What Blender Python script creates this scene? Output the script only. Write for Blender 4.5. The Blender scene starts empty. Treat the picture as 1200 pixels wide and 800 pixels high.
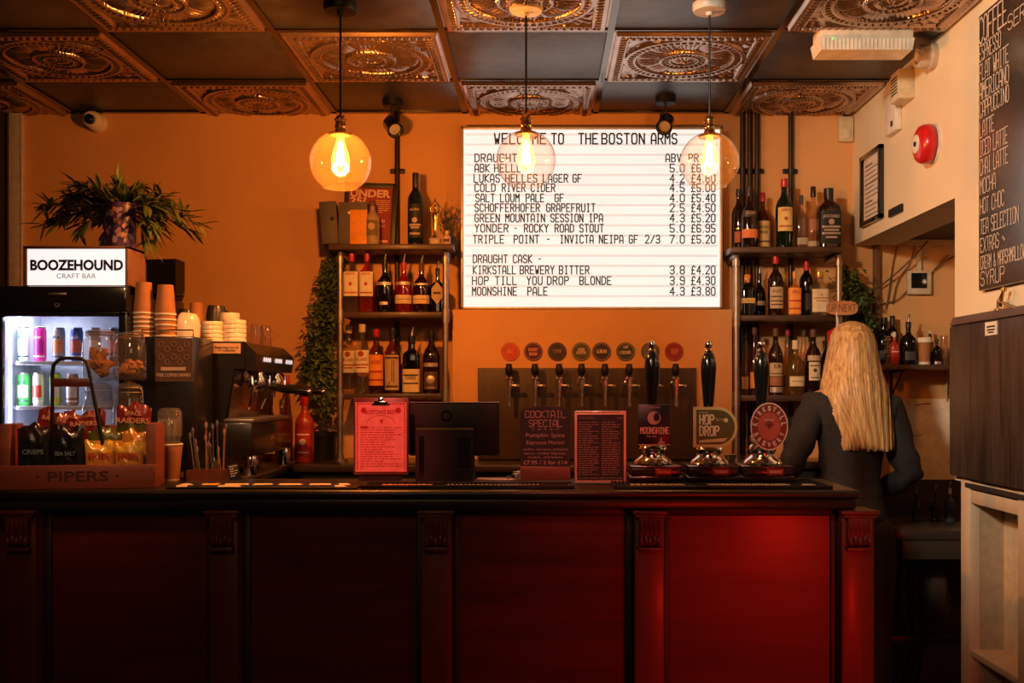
import bpy, bmesh, math, random
from mathutils import Vector, Matrix
from math import pi, sin, cos, radians as R_
random.seed(7)
SC = bpy.context.scene
COL = SC.collection
# ------------------------------------------------------------------ camera, world, exposure
S = 1222.0                      # focal length in pixels of the 1200-wide frame
CX, CY, CAMZ = 637.0, 457.0, 1.41
cam_d = bpy.data.cameras.new('camera'); cam_d.sensor_width = 36.0; cam_d.lens = S / 1200 * 36
cam_d.shift_x = (600 - CX) / 1200; cam_d.shift_y = (CY - 400) / 1200
cam_d.clip_start = 0.05
cam = bpy.data.objects.new('camera', cam_d); COL.objects.link(cam)
cam.location = (0, 0, CAMZ); cam.rotation_euler = (pi / 2, 0, 0)
SC.camera = cam
SC.view_settings.view_transform = 'Standard'; SC.view_settings.look = 'None'
SC.view_settings.gamma = 1; SC.view_settings.use_curve_mapping = False
SC.view_settings.exposure = 0.0
SC.cycles.use_denoising = True
SC.cycles.max_bounces = 10; SC.cycles.transparent_max_bounces = 24
SC.cycles.caustics_reflective = False; SC.cycles.caustics_refractive = False
SC.cycles.sample_clamp_indirect = 4.0
w = bpy.data.worlds.new('world'); SC.world = w; w.use_nodes = True
w.node_tree.nodes['Background'].inputs[0].default_value = (1.0, .55, .28, 1)
w.node_tree.nodes['Background'].inputs[1].default_value = 0.010

def light(name, kind, loc, power, color, size=.1, target=None, spot=None, blend=.6, parent=None, sy=None):
    d = bpy.data.lights.new(name, kind); d.energy = power; d.color = color
    if kind == 'AREA':
        d.size = size
        if sy: d.shape = 'RECTANGLE'; d.size_y = sy
    else: d.shadow_soft_size = size
    if kind == 'SPOT': d.spot_size = R_(spot); d.spot_blend = blend
    o = bpy.data.objects.new(name, d); COL.objects.link(o); o.location = loc
    if target is not None:
        o.rotation_euler = (Vector(target) - Vector(loc)).to_track_quat('-Z', 'Y').to_euler()
    if parent: o.parent = parent
    return o
light('alcove_fill', 'POINT', (2.2, 4.1, 1.95), 2.2, (1, .60, .30), .08)  # added to brighten the alcove, which has no lamp fitting
# added spots and fill for brightness; the red bar light is low in front
light('wall_wash_fill', 'SPOT', (-.9, 1.2, 2.6), 300, (1, .83, .60), .12, (1.42, 3.3, 2.15), 52, .7)  # added to brighten the right wall, cone kept off the bar front
light('left_fill_spot', 'SPOT', (-1.3, 1.9, 2.55), 62, (1, .50, .22), .10, (-1.35, 3.5, 1.38), 38, .8)  # added to brighten the crate and fridge end from above
light('room_fill_light', 'AREA', (-.6, .6, 2.55), 9, (1, .56, .30), 1.0, (-.3, 3.6, 1.2))  # soft added fill, stands for no lamp
light('red_bar_light', 'SPOT', (1.15, 1.3, .75), 56, (1, .012, .006), .12, (.60, 3.2, .50), 56, 1.0)
light('red_menu_fill', 'SPOT', (-.55, 1.45, 2.35), 175, (1, .11, .08), .06, (-.555, 3.33, 1.25), 13, .6)  # added narrow red spot for the clipboard, kept off the till
light('red_sign_fill', 'SPOT', (.15, 1.45, 2.35), 75, (1, .17, .12), .06, (.10, 3.33, 1.25), 19, .8)  # second added red spot, for the cocktail sign and drinks menu

# ------------------------------------------------------------------ helpers
def H(h):
    c = [int(h[i:i + 2], 16) / 255 for i in (0, 2, 4)]
    return tuple(x / 12.92 if x <= .04045 else ((x + .055) / 1.055) ** 2.4 for x in c)
def XZ(px, py, d): return ((px - CX) * d / S, CAMZ - (py - CY) * d / S)
def XX(px, d): return (px - CX) * d / S
def ZZ(py, d): return CAMZ - (py - CY) * d / S

_M = {}
def _nodes(name):
    m = bpy.data.materials.new(name); m.use_nodes = True
    nt = m.node_tree; b = nt.nodes['Principled BSDF']
    return m, nt, b
def mat(name, c, rough=.5, metal=0., coat=0., var=.12, scale=30., bump=0., spec=.5, emit=None, es=0., trans=0., alpha=None, stretch=None):
    if name in _M: return _M[name]
    if isinstance(c, str): c = H(c)
    m, nt, b = _nodes(name)
    tc = nt.nodes.new('ShaderNodeTexCoord'); mp = nt.nodes.new('ShaderNodeMapping')
    nt.links.new(tc.outputs['Object'], mp.inputs[0])
    if stretch: mp.inputs['Scale'].default_value = stretch
    n = nt.nodes.new('ShaderNodeTexNoise'); n.inputs['Scale'].default_value = scale; n.inputs['Detail'].default_value = 5
    nt.links.new(mp.outputs[0], n.inputs['Vector'])
    r = nt.nodes.new('ShaderNodeValToRGB')
    r.color_ramp.elements[0].position = .3; r.color_ramp.elements[1].position = .7
    r.color_ramp.elements[0].color = (*[max(0, x * (1 - var)) for x in c], 1)
    r.color_ramp.elements[1].color = (*[min(1, x * (1 + var)) for x in c], 1)
    nt.links.new(n.outputs['Fac'], r.inputs[0]); nt.links.new(r.outputs[0], b.inputs['Base Color'])
    b.inputs['Roughness'].default_value = rough; b.inputs['Metallic'].default_value = metal
    b.inputs['Coat Weight'].default_value = coat; b.inputs['Coat Roughness'].default_value = .12
    b.inputs['Specular IOR Level'].default_value = spec
    if trans: b.inputs['Transmission Weight'].default_value = trans
    if emit is not None:
        b.inputs['Emission Color'].default_value = (*emit, 1); b.inputs['Emission Strength'].default_value = es
    if bump:
        bp = nt.nodes.new('ShaderNodeBump'); bp.inputs['Strength'].default_value = bump; bp.inputs['Distance'].default_value = .004
        nt.links.new(n.outputs['Fac'], bp.inputs['Height']); nt.links.new(bp.outputs[0], b.inputs['Normal'])
    _M[name] = m; return m
def wood(name, c1, c2, rough=.4, coat=.2, axis='Z', scale=6., bump=.15):
    if name in _M: return _M[name]
    if isinstance(c1, str): c1 = H(c1)
    if isinstance(c2, str): c2 = H(c2)
    m, nt, b = _nodes(name)
    tc = nt.nodes.new('ShaderNodeTexCoord'); mp = nt.nodes.new('ShaderNodeMapping')
    st = {'X': (.12, 1, 1), 'Y': (1, .12, 1), 'Z': (1, 1, .12)}[axis]
    mp.inputs['Scale'].default_value = st
    nt.links.new(tc.outputs['Object'], mp.inputs[0])
    n = nt.nodes.new('ShaderNodeTexNoise'); n.inputs['Scale'].default_value = scale * 4; n.inputs['Detail'].default_value = 8; n.inputs['Distortion'].default_value = 1.2
    n2 = nt.nodes.new('ShaderNodeTexNoise'); n2.inputs['Scale'].default_value = scale * .7; n2.inputs['Detail'].default_value = 3
    nt.links.new(mp.outputs[0], n.inputs['Vector']); nt.links.new(mp.outputs[0], n2.inputs['Vector'])
    mx = nt.nodes.new('ShaderNodeMath'); mx.operation = 'MULTIPLY_ADD'; mx.inputs[1].default_value = .55
    nt.links.new(n.outputs['Fac'], mx.inputs[0])
    m2 = nt.nodes.new('ShaderNodeMath'); m2.operation = 'MULTIPLY'; m2.inputs[1].default_value = .45
    nt.links.new(n2.outputs['Fac'], m2.inputs[0]); nt.links.new(m2.outputs[0], mx.inputs[2])
    r = nt.nodes.new('ShaderNodeValToRGB'); r.color_ramp.elements[0].position = .36; r.color_ramp.elements[1].position = .64
    r.color_ramp.elements[0].color = (*c1, 1); r.color_ramp.elements[1].color = (*c2, 1)
    nt.links.new(mx.outputs[0], r.inputs[0]); nt.links.new(r.outputs[0], b.inputs['Base Color'])
    b.inputs['Roughness'].default_value = rough; b.inputs['Coat Weight'].default_value = coat; b.inputs['Coat Roughness'].default_value = .2
    if bump:
        bp = nt.nodes.new('ShaderNodeBump'); bp.inputs['Strength'].default_value = bump; bp.inputs['Distance'].default_value = .003
        nt.links.new(mx.outputs[0], bp.inputs['Height']); nt.links.new(bp.outputs[0], b.inputs['Normal'])
    _M[name] = m; return m
def glass(name, tint=(1, 1, 1), refl=.9, f0=.04, body=0., bodyc=(.3, .2, .1)):
    """clear or tinted thin glass: see-through tint plus mirror reflection growing to the rim; body adds some cloudy colour"""
    if name in _M: return _M[name]
    m = bpy.data.materials.new(name); m.use_nodes = True; nt = m.node_tree; nt.nodes.clear()
    out = nt.nodes.new('ShaderNodeOutputMaterial'); tr = nt.nodes.new('ShaderNodeBsdfTransparent'); gl = nt.nodes.new('ShaderNodeBsdfGlossy')
    n = nt.nodes.new('ShaderNodeTexNoise'); n.inputs['Scale'].default_value = 40
    mr = nt.nodes.new('ShaderNodeMapRange'); mr.inputs[3].default_value = .02; mr.inputs[4].default_value = .08
    nt.links.new(n.outputs['Fac'], mr.inputs[0]); nt.links.new(mr.outputs[0], gl.inputs['Roughness'])
    tr.inputs[0].default_value = (*tint, 1)
    lw = nt.nodes.new('ShaderNodeLayerWeight'); lw.inputs[0].default_value = .5
    pw = nt.nodes.new('ShaderNodeMath'); pw.operation = 'POWER'; pw.inputs[1].default_value = 4.0
    nt.links.new(lw.outputs['Facing'], pw.inputs[0])
    mu = nt.nodes.new('ShaderNodeMath'); mu.operation = 'MULTIPLY_ADD'; mu.inputs[1].default_value = .55 * refl; mu.inputs[2].default_value = f0 * refl; mu.use_clamp = True
    nt.links.new(pw.outputs[0], mu.inputs[0])
    first = tr
    if body > 0:
        df = nt.nodes.new('ShaderNodeBsdfDiffuse'); df.inputs[0].default_value = (*bodyc, 1)
        m0 = nt.nodes.new('ShaderNodeMixShader'); m0.inputs[0].default_value = body
        nt.links.new(tr.outputs[0], m0.inputs[1]); nt.links.new(df.outputs[0], m0.inputs[2]); first = m0
    mi = nt.nodes.new('ShaderNodeMixShader'); nt.links.new(mu.outputs[0], mi.inputs[0])
    nt.links.new(first.outputs[0], mi.inputs[1]); nt.links.new(gl.outputs[0], mi.inputs[2]); nt.links.new(mi.outputs[0], out.inputs[0])
    _M[name] = m; return m
def glow(name, c, s):
    if name in _M: return _M[name]
    m = bpy.data.materials.new(name); m.use_nodes = True; nt = m.node_tree; nt.nodes.clear()
    out = nt.nodes.new('ShaderNodeOutputMaterial'); e = nt.nodes.new('ShaderNodeEmission')
    e.inputs[0].default_value = (*c, 1); e.inputs[1].default_value = s; nt.links.new(e.outputs[0], out.inputs[0])
    _M[name] = m; return m

_T = {}
def text_data(s, off=0.):
    k = (s, off)
    if k in _T: return _T[k]
    cu = bpy.data.curves.new('t', 'FONT'); cu.body = s; cu.size = 1; cu.offset = off; cu.resolution_u = 3
    o = bpy.data.objects.new('t', cu)
    me = bpy.data.meshes.new_from_object(o)
    vs = [(v.co.x, v.co.y) for v in me.vertices]; fs = [tuple(p.vertices) for p in me.polygons]
    bpy.data.objects.remove(o); bpy.data.curves.remove(cu); bpy.data.meshes.remove(me)
    if not vs: vs = [(0, 0)]
    x0 = min(v[0] for v in vs); x1 = max(v[0] for v in vs)
    _T[k] = ([(x - x0, y) for x, y in vs], fs, max(x1 - x0, 1e-4)); return _T[k]

class MB:
    def __init__(self): self.v = []; self.f = []; self.m = []; self.cur = 0
    def add(self, vs, fs):
        b = len(self.v); self.v += [tuple(x) for x in vs]
        for f in fs: self.f.append(tuple(i + b for i in f)); self.m.append(self.cur)
        return self
    def mat(self, i): self.cur = i; return self
    def box(self, c, s, bev=0., rot=None, seg=2):
        bm = bmesh.new(); bmesh.ops.create_cube(bm, size=1)
        for v in bm.verts: v.co = Vector((v.co.x * s[0], v.co.y * s[1], v.co.z * s[2]))
        if bev > 0:
            bev = min(bev, min(s) * .49)
            bmesh.ops.bevel(bm, geom=bm.edges[:], offset=bev, segments=seg, profile=.5, affect='EDGES')
        M = Matrix.Translation(c) @ (rot.to_4x4() if rot else Matrix())
        bm.verts.index_update()
        self.add([M @ v.co for v in bm.verts], [[v.index for v in f.verts] for f in bm.faces]); bm.free(); return self
    def bb(self, x0, x1, y0, y1, z0, z1, bev=0., seg=2):
        return self.box(((x0 + x1) / 2, (y0 + y1) / 2, (z0 + z1) / 2), (abs(x1 - x0), abs(y1 - y0), abs(z1 - z0)), bev, None, seg)
    def lathe(self, prof, seg=24, n=2., c=(0, 0, 0), ax='Z', sx=1., sy=1., cap=True, ph=0.):
        """profile [(r, z)] about an axis; n>2 squares the section"""
        vs = []; fs = []
        for r, z in prof:
            for i in range(seg):
                a = 2 * pi * i / seg + ph; ca, sa = cos(a), sin(a)
                k = 1 / (abs(ca) ** n + abs(sa) ** n) ** (1 / n)
                p = (r * k * ca * sx, r * k * sa * sy, z)
                if ax == 'Y': p = (p[0], p[2], p[1])
                elif ax == '-Y': p = (p[0], -p[2], p[1])
                elif ax == 'X': p = (p[2], p[0], p[1])
                elif ax == '-X': p = (-p[2], p[0], p[1])
                vs.append((p[0] + c[0], p[1] + c[1], p[2] + c[2]))
        L = len(prof)
        for j in range(L - 1):
            for i in range(seg):
                a, b = j * seg + i, j * seg + (i + 1) % seg
                fs.append((a, b, b + seg, a + seg))
        if cap:
            if prof[0][0] > 1e-5: fs.append(tuple(range(seg - 1, -1, -1)))
            if prof[-1][0] > 1e-5: fs.append(tuple((L - 1) * seg + i for i in range(seg)))
        return self.add(vs, fs)
    def tube(self, pts, r, seg=8, cap=True):
        pts = [Vector(p) for p in pts]; rs = r if isinstance(r, (list, tuple)) else [r] * len(pts)
        vs = []; fs = []; t0 = None; nrm = None
        for i, p in enumerate(pts):
            t = (pts[min(i + 1, len(pts) - 1)] - pts[max(i - 1, 0)]).normalized()
            if nrm is None:
                nrm = t.orthogonal().normalized()
            else:
                nrm = (nrm - t * nrm.dot(t)); nrm = nrm.normalized() if nrm.length > 1e-6 else t.orthogonal().normalized()
            bn = t.cross(nrm)
            for k in range(seg):
                a = 2 * pi * k / seg
                vs.append(p + (nrm * cos(a) + bn * sin(a)) * rs[i])
        for i in range(len(pts) - 1):
            for k in range(seg):
                a, b = i * seg + k, i * seg + (k + 1) % seg
                fs.append((a, b, b + seg, a + seg))
        if cap:
            fs.append(tuple(range(seg - 1, -1, -1))); fs.append(tuple((len(pts) - 1) * seg + k for k in range(seg)))
        return self.add(vs, fs)
    def prism(self, poly, y0, y1, plane='XZ'):
        """outline extruded"""
        n = len(poly)
        if plane == 'XZ': a = [(x, y0, z) for x, z in poly]; b = [(x, y1, z) for x, z in poly]
        elif plane == 'YZ': a = [(y0, x, z) for x, z in poly]; b = [(y1, x, z) for x, z in poly]
        else: a = [(x, z, y0) for x, z in poly]; b = [(x, z, y1) for x, z in poly]
        fs = [tuple(range(n)), tuple(range(2 * n - 1, n - 1, -1))] + [(i, i + n, (i + 1) % n + n, (i + 1) % n) for i in range(n)]
        return self.add(a + b, fs)
    def text(self, s, o, h, wd=None, u=(1, 0, 0), v=(0, 0, 1), off=.0, align='L', bend=None):
        """flat lettering, cap height h, fitted to width wd; bend = (radius, n) wraps it on a bottle facing -Y"""
        vs, fs, tw = text_data(s, off); sy = h / .70
        sx = sy if wd is None else wd / tw
        W = tw * sx; x0 = 0 if align == 'L' else (-W / 2 if align == 'C' else -W)
        u = Vector(u); v = Vector(v); o = Vector(o)
        out = []
        for x, y in vs:
            X = x * sx + x0; Y = y * sy
            if bend:
                a = X / bend[0] - pi / 2; n = bend[1]
                k = bend[0] / (abs(cos(a)) ** n + abs(sin(a)) ** n) ** (1 / n)
                out.append((o.x + k * cos(a), o.y + k * sin(a), o.z + Y))
            else: out.append(o + u * X + v * Y)
        return self.add(out, fs)
    def patch(self, r, z0, z1, a, n=2., seg=12, c=(0, 0, 0), mid=-pi / 2, sy=1.):
        """strip of a (squared) cylinder: a bottle label"""
        vs = []
        for i in range(seg + 1):
            t = mid - a + 2 * a * i / seg
            k = r / (abs(cos(t)) ** n + abs(sin(t)) ** n) ** (1 / n)
            for z in (z0, z1): vs.append((c[0] + k * cos(t), c[1] + k * sin(t) * sy, c[2] + z))
        return self.add(vs, [(2 * i, 2 * i + 2, 2 * i + 3, 2 * i + 1) for i in range(seg)])
    def disc(self, c, r, seg=20, ax='-Y', rx=1., a0=0, a1=2 * pi):
        vs = [tuple(c)]
        for i in range(seg + 1):
            a = a0 + (a1 - a0) * i / seg
            p = (r * rx * cos(a), 0, r * sin(a)) if ax == '-Y' else ((0, r * rx * cos(a), r * sin(a)) if ax == '-X' else (r * rx * cos(a), r * sin(a), 0))
            vs.append((c[0] + p[0], c[1] + p[1], c[2] + p[2]))
        return self.add(vs, [(0, i + 1, i + 2) for i in range(seg)])
    def rect(self, x0, x1, z0, z1, y):
        return self.add([(x0, y, z0), (x1, y, z0), (x1, y, z1), (x0, y, z1)], [(0, 1, 2, 3)])
    def mesh(self, name, mats, ang=38):
        me = bpy.data.meshes.new(name); me.from_pydata(self.v, [], self.f)
        for m in (mats if isinstance(mats, (list, tuple)) else [mats]): me.materials.append(m)
        me.polygons.foreach_set('material_index', self.m)
        me.polygons.foreach_set('use_smooth', [True] * len(self.f))
        me.update(); me.set_sharp_from_angle(angle=R_(ang)); return me
    def build(self, name, mats, parent=None, ang=38):
        o = bpy.data.objects.new(name, self.mesh(name, mats, ang)); COL.objects.link(o)
        if parent: o.parent = parent
        return o
# a plain stroke alphabet: each letter a few straight strokes on a 4 x 6 cell, as on plastic letter boards
_G = {'A': '00 04 16 36 44 40,02 42', 'B': '00 06 36 45 44 33 03,33 42 41 30 00', 'C': '45 36 16 05 01 10 30 41', 'D': '00 06 26 45 41 20 00', 'E': '46 06 00 40,03 33', 'F': '46 06 00,03 33',
 'G': '45 36 16 05 01 10 30 41 43 23', 'H': '06 00,46 40,03 43', 'I': '16 36,26 20,10 30', 'J': '46 41 30 10 01', 'K': '06 00,46 03 40', 'L': '06 00 40', 'M': '00 06 23 46 40', 'N': '00 06 40 46',
 'O': '01 05 16 36 45 41 30 10 01', 'P': '00 06 36 45 44 33 03', 'Q': '01 05 16 36 45 41 30 10 01,22 40', 'R': '00 06 36 45 44 33 03,23 40', 'S': '45 36 16 05 04 13 33 42 41 30 10 01',
 'T': '06 46,26 20', 'U': '06 01 10 30 41 46', 'V': '06 20 46', 'W': '06 10 23 30 46', 'X': '00 46,06 40', 'Y': '06 23 46,23 20', 'Z': '06 46 00 40',
 '0': '01 05 16 36 45 41 30 10 01', '1': '14 26 20,10 30', '2': '05 16 36 45 44 00 40', '3': '05 16 36 45 44 33 13,33 42 41 30 10 01', '4': '30 36 02 42', '5': '46 06 03 33 42 41 30 10 01',
 '6': '45 36 16 05 01 10 30 41 42 33 03', '7': '06 46 10', '8': '13 04 05 16 36 45 44 33 13 02 01 10 30 41 42 33', '9': '01 10 30 41 45 36 16 05 04 13 43', '£': '45 36 26 15 10,00 40,03 33', '-': '03 33',
 '/': '00 46', '.': '10 20', '&': '40 05 16 25 01 10 20 42', '~': '03 14 32 43', '?': '05 16 36 45 34 22,20 20'}
def _seg(m, o, u, v, a, b, t, sx, sy):
    d = Vector(((b[0] - a[0]) * sx, (b[1] - a[1]) * sy)); L = d.length
    if L < 1e-9: d = Vector((1, 0)); L = 1
    d = d / L; nrm = Vector((-d.y, d.x)) * t / 2; e = d * t * .42
    P = [Vector((a[0] * sx, a[1] * sy)) - e + nrm, Vector((a[0] * sx, a[1] * sy)) - e - nrm, Vector((b[0] * sx, b[1] * sy)) + e - nrm, Vector((b[0] * sx, b[1] * sy)) + e + nrm]
    k = (len(m.f) % 7) * 4e-5; nn = u.cross(v) * k
    m.add([o + u * p.x + v * p.y + nn for p in P], [(0, 1, 2, 3)])
def stroke_text(m, s, o, h, wd, t=.16, u=(1, 0, 0), v=(0, 0, 1), gap=1.5, align='L', narrow=True):
    """letters of height h filling the width wd; t = stroke width as a share of h"""
    u = Vector(u); v = Vector(v); o = Vector(o)
    adv = lambda c: {' ': 3.0, '.': 1.6}.get(c, 4.0)
    tot = sum(adv(c) + gap for c in s) - gap; sx = wd / tot; sy = h / 6; x = 0
    if align == 'C': o = o - u * wd / 2
    for c in s:
        for path in _G.get(c, '').split(','):
            pts = [(int(q[0]), int(q[1])) for q in path.split()]
            if c == '.': pts = [(.5, 0), (.9, 0)]
            for a, b in zip(pts, pts[1:]):
                _seg(m, o + u * x * sx, u, v, a, b, t * h, sx, sy)
        x += adv(c) + gap
    return m
def tag(o, label, cat, group=None):
    o['label'] = label; o['category'] = cat
    if group: o['group'] = group
    return o
def thing(name, label, cat, loc, rz=0., group=None):
    o = bpy.data.objects.new(name, None); COL.objects.link(o); o.location = loc; o.rotation_euler = (0, 0, rz)
    o.empty_display_size = .05
    return tag(o, label, cat, group)
def solo(mb, name, mats, label, cat, loc=(0, 0, 0), rz=0., group=None, ang=38):
    o = mb.build(name, mats, None, ang); o.location = loc; o.rotation_euler = (0, 0, rz); return tag(o, label, cat, group)
def struct(mb, name, mats, parent=None):
    o = mb.build(name, mats, parent)
    o['kind'] = 'structure'; return o
def dup(root, loc, label, group=None, rz=None):
    r = root.copy(); COL.objects.link(r); r.location = loc; r['label'] = label
    if rz is not None: r.rotation_euler = (0, 0, rz)
    if group: r['group'] = group
    for ch in list(root.children):
        c = ch.copy(); COL.objects.link(c); c.parent = r
        for g in list(ch.children):
            e = g.copy(); COL.objects.link(e); e.parent = c
    return r

# ------------------------------------------------------------------ shared materials
CEIL = 2.688; DB = 4.80; RW = 1.424; LW = -2.47
M_back = mat('peach_plaster', (.74, .385, .15), .75, var=.05, scale=3.5, bump=.08)
M_right = mat('cream_plaster', (.80, .68, .49), .75, var=.05, scale=4, bump=.08)
M_dark = mat('dark_paint', (.03, .022, .02), .6)
M_black = mat('black_plastic', (.009, .008, .009), .42, spec=.3)
M_blackg = mat('black_gloss', (.008, .008, .009), .14, coat=.4)
M_pipe = mat('black_iron_pipe', (.035, .028, .026), .4, .6)
M_steel = mat('brushed_pipe', (.36, .31, .29), .42, 1.)
M_chrome = mat('chrome', (.80, .77, .74), .1, 1., var=.03)
M_tap = mat('tap_chrome', (.92, .86, .80), .24, 1., var=.03)
M_brass = mat('brass', (.62, .36, .12), .25, 1.)
M_gold = mat('gold', (.9, .55, .15), .2, 1.)
M_white = mat('white_plastic', (.75, .70, .62), .45)
M_beige = mat('beige_plastic', (.66, .55, .36), .5)
M_red = mat('red_plastic', (.55, .012, .015), .3, coat=.3)
M_paper = mat('paper', (.78, .70, .60), .8)
M_ink = mat('black_ink', (.012, .01, .01), .6)
M_kraft = mat('kraft_cup', (.40, .16, .055), .65)
M_cupw = mat('cup_white', (.82, .72, .60), .6)
M_china = mat('white_china', (.82, .74, .64), .25, coat=.5)
M_leaf = mat('leaf_green', (.11, .15, .035), .5, var=.5, scale=14)
M_leafd = mat('leaf_dark', (.085, .13, .035), .5, var=.5, scale=14)
M_leafg = mat('leaf_grey', (.12, .14, .09), .6, var=.4)
M_stem = mat('stem_brown', (.09, .06, .03), .7)
M_shelf = wood('shelf_wood', (.035, .017, .010), (.10, .050, .028), .45, .1, 'X')
M_glass = glass('clear_glass', (.97, .97, .95), 1.0)
M_globe = glass('globe_glass', (.985, .96, .92), 1.6, body=.012, bodyc=(1, .75, .45))
M_print = mat('chalk', (.80, .70, .62), .9)
# ------------------------------------------------------------------ room shell
m = MB().bb(LW - .12, 2.75, DB, DB + .12, 0, CEIL); struct(m, 'wall_back', M_back)
m = MB().bb(LW - .12, LW, -2, DB, 0, CEIL); struct(m, 'wall_left', M_dark)
m = MB().bb(LW - .12, 2.75, -2, DB + .12, -.1, 0)
struct(m, 'floor', wood('floor_boards', (.02, .011, .007), (.05, .028, .016), .5, .1, 'Y'))
# right wall: bulkhead above the opening, near stretch with a shallow recess for the open cubby below
m = MB().bb(RW, RW + .19, 3.61, DB, 2.075, CEIL); m.bb(RW, RW + .19, -2, 3.61, 1.10, CEIL); m.bb(RW + .12, RW + .19, -2, 3.54, 0, 1.10)
struct(m, 'wall_right', M_right)
m = MB().bb(2.62, 2.75, 3.0, DB, 0, 2.3); m.bb(RW + .19, 2.62, 3.0, 3.1, 0, 2.3); struct(m, 'wall_alcove', M_back)
m = MB().bb(RW + .19, 2.75, 3.0, DB, 2.10, 2.2); struct(m, 'ceiling_alcove', M_dark)

# ------------------------------------------------------------------ ceiling: grid, plain and embossed tiles
M_plain = mat('plain_tile', (.020, .018, .020), .42, var=.6, scale=11, bump=.8, spec=1.)
M_orn = mat('bronze_tile', (.44, .315, .26), .24, .92, var=.2, scale=9)
M_grid = mat('grid_bar', (.11, .09, .08), .15, .95)
ceil = bpy.data.objects.new('ceiling', None); COL.objects.link(ceil); ceil.location = (0, 3.7, CEIL); ceil['kind'] = 'structure'
m = MB().bb(LW - .12, 2.75, -2 - 3.7, DB + .12 - 3.7, .02, .1); struct(m, 'ceiling_slab', M_dark, ceil)
m = MB().bb(LW, RW, -2 - 3.7, 1.9 - 3.7, -.002, .02); struct(m, 'ceiling_board', M_plain, ceil)
X0 = -.361
m = MB()
for k in range(-3, 3):
    x = X0 + .6 * k
    m.bb(x - .012, x + .012, 1.9 - 3.7, DB - 3.7, -.006, .02)
for y in (1.9, 2.5, 3.1, 3.7, 4.3):
    m.bb(LW, RW, y - .012 - 3.7, y + .012 - 3.7, -.0055, .02)
m.bb(LW, RW, DB - 3.7 - .03, DB - 3.7, -.006, .02)
struct(m, 'ceiling_grid', M_grid, ceil)
def relief(u, v):
    a = max(abs(u), abs(v)); r = math.hypot(u, v); th = math.atan2(v, u); h = 0.
    t = u if abs(v) > abs(u) else v
    if a > .965: return 0.
    if a > .90: return .55
    if a > .83: return .25 + .45 * abs(sin(t * 34))           # bead border
    if a > .79: return .6
    if r > .80:                                                # scrolled corners
        return .18 + .28 * max(0, sin(u * 21 + 2 * sin(v * 15)) * cos(v * 21 + 2 * sin(u * 15)))
    if r > .75: return .62
    if r > .68: return .25 + .35 * abs(sin(th * 26))
    if r > .64: return .6
    if r > .33:
        p = abs(sin(th * 5)); q = (r - .33) / .31
        return .12 + .55 * (p ** .6) * math.sqrt(max(0, sin(q * pi))) * (.75 + .25 * cos(th * 60))
    if r > .29: return .72
    if r > .20: return .3 + .3 * abs(sin(th * 12))
    if r > .17: return .7
    return .35 + .5 * abs(cos(th * 6)) * (1 - r / .17) + .15
N = 190; vs = []; fs = []
for j in range(N + 1):
    for i in range(N + 1):
        u = -1 + 2 * i / N; v = -1 + 2 * j / N
        vs.append((u * .288, v * .288, -.027 * relief(u, v)))
for j in range(N):
    for i in range(N):
        a = j * (N + 1) + i; fs.append((a, a + N + 1, a + N + 2, a + 1))
me_orn = MB().add(vs, fs).mesh('ornate_tile', M_orn, 80)
me_plain = MB().bb(-.288, .288, -.288, .288, 0, .012, .002).mesh('plain_tile', M_plain)
for r, y in enumerate((4.6, 4.0, 3.4, 2.8, 2.2)):
    for k in range(-4, 3):
        orn = (k + r) % 2 == 0
        o = bpy.data.objects.new('ornate_tile' if orn else 'plain_tile', me_orn if orn else me_plain); COL.objects.link(o)
        o.parent = ceil; o.location = (X0 + .6 * k + .3, y - 3.7, 0); o['kind'] = 'structure'

# ------------------------------------------------------------------ letter board light box
FB = 4.70
lbx0, lbz0 = XZ(540, 362, FB); lbx1, lbz1 = XZ(847, 148, FB)
t = thing('letter_board', 'large lit white letter board listing draught beers and prices on the back wall', 'menu board', ((lbx0 + lbx1) / 2, DB, lbz0))
W = lbx1 - lbx0; Hh = lbz1 - lbz0; dy = FB - DB
m = MB()
for a in ((-W / 2, -W / 2 + .012, 0, Hh), (W / 2 - .012, W / 2, 0, Hh), (-W / 2, W / 2, 0, .010), (-W / 2, W / 2, Hh - .012, Hh)):
    m.bb(a[0], a[1], dy, 0, a[2], a[3], .002)
m.build('frame', mat('board_frame', (.55, .48, .42), .4, .5), t)
# translucent face: ribbed rails over tubes, brighter between the rails
mt, nt, b = _nodes('lit_face'); b.inputs['Base Color'].default_value = (.35, .34, .31, 1); b.inputs['Roughness'].default_value = .4
tc = nt.nodes.new('ShaderNodeTexCoord'); nz = nt.nodes.new('ShaderNodeTexNoise'); nz.inputs['Scale'].default_value = 2.5
cr = nt.nodes.new('ShaderNodeValToRGB'); cr.color_ramp.elements[0].color = (.86, .84, .77, 1); cr.color_ramp.elements[1].color = (1, .98, .93, 1)
nt.links.new(tc.outputs['Object'], nz.inputs['Vector']); nt.links.new(nz.outputs['Fac'], cr.inputs[0]); nt.links.new(cr.outputs[0], b.inputs['Emission Color'])
b.inputs['Emission Strength'].default_value = .93
m = MB().bb(-W / 2 + .012, W / 2 - .012, dy + .012, dy + .02, .010, Hh - .012)
m.build('lit_face', mt, t)
m = MB()
rows_y = [171 + 0, 191, 202, 214, 226, 237, 249, 261, 273, 286, 297, 309, 322, 334, 347, 358]
for py in [157 + 11.85 * i for i in range(18)]:
    z = ZZ(py, FB) - lbz0
    if .02 < z < Hh - .02: m.bb(-W / 2 + .02, W / 2 - .02, dy + .0095, dy + .012, z - .006, z + .006, .002)
m.build('rail', mat('rail_white', (.35, .33, .30), .4, emit=(.93, .90, .84), es=.72), t)
M_let = mat('letter_black', (.012, .008, .007), .45)
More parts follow.
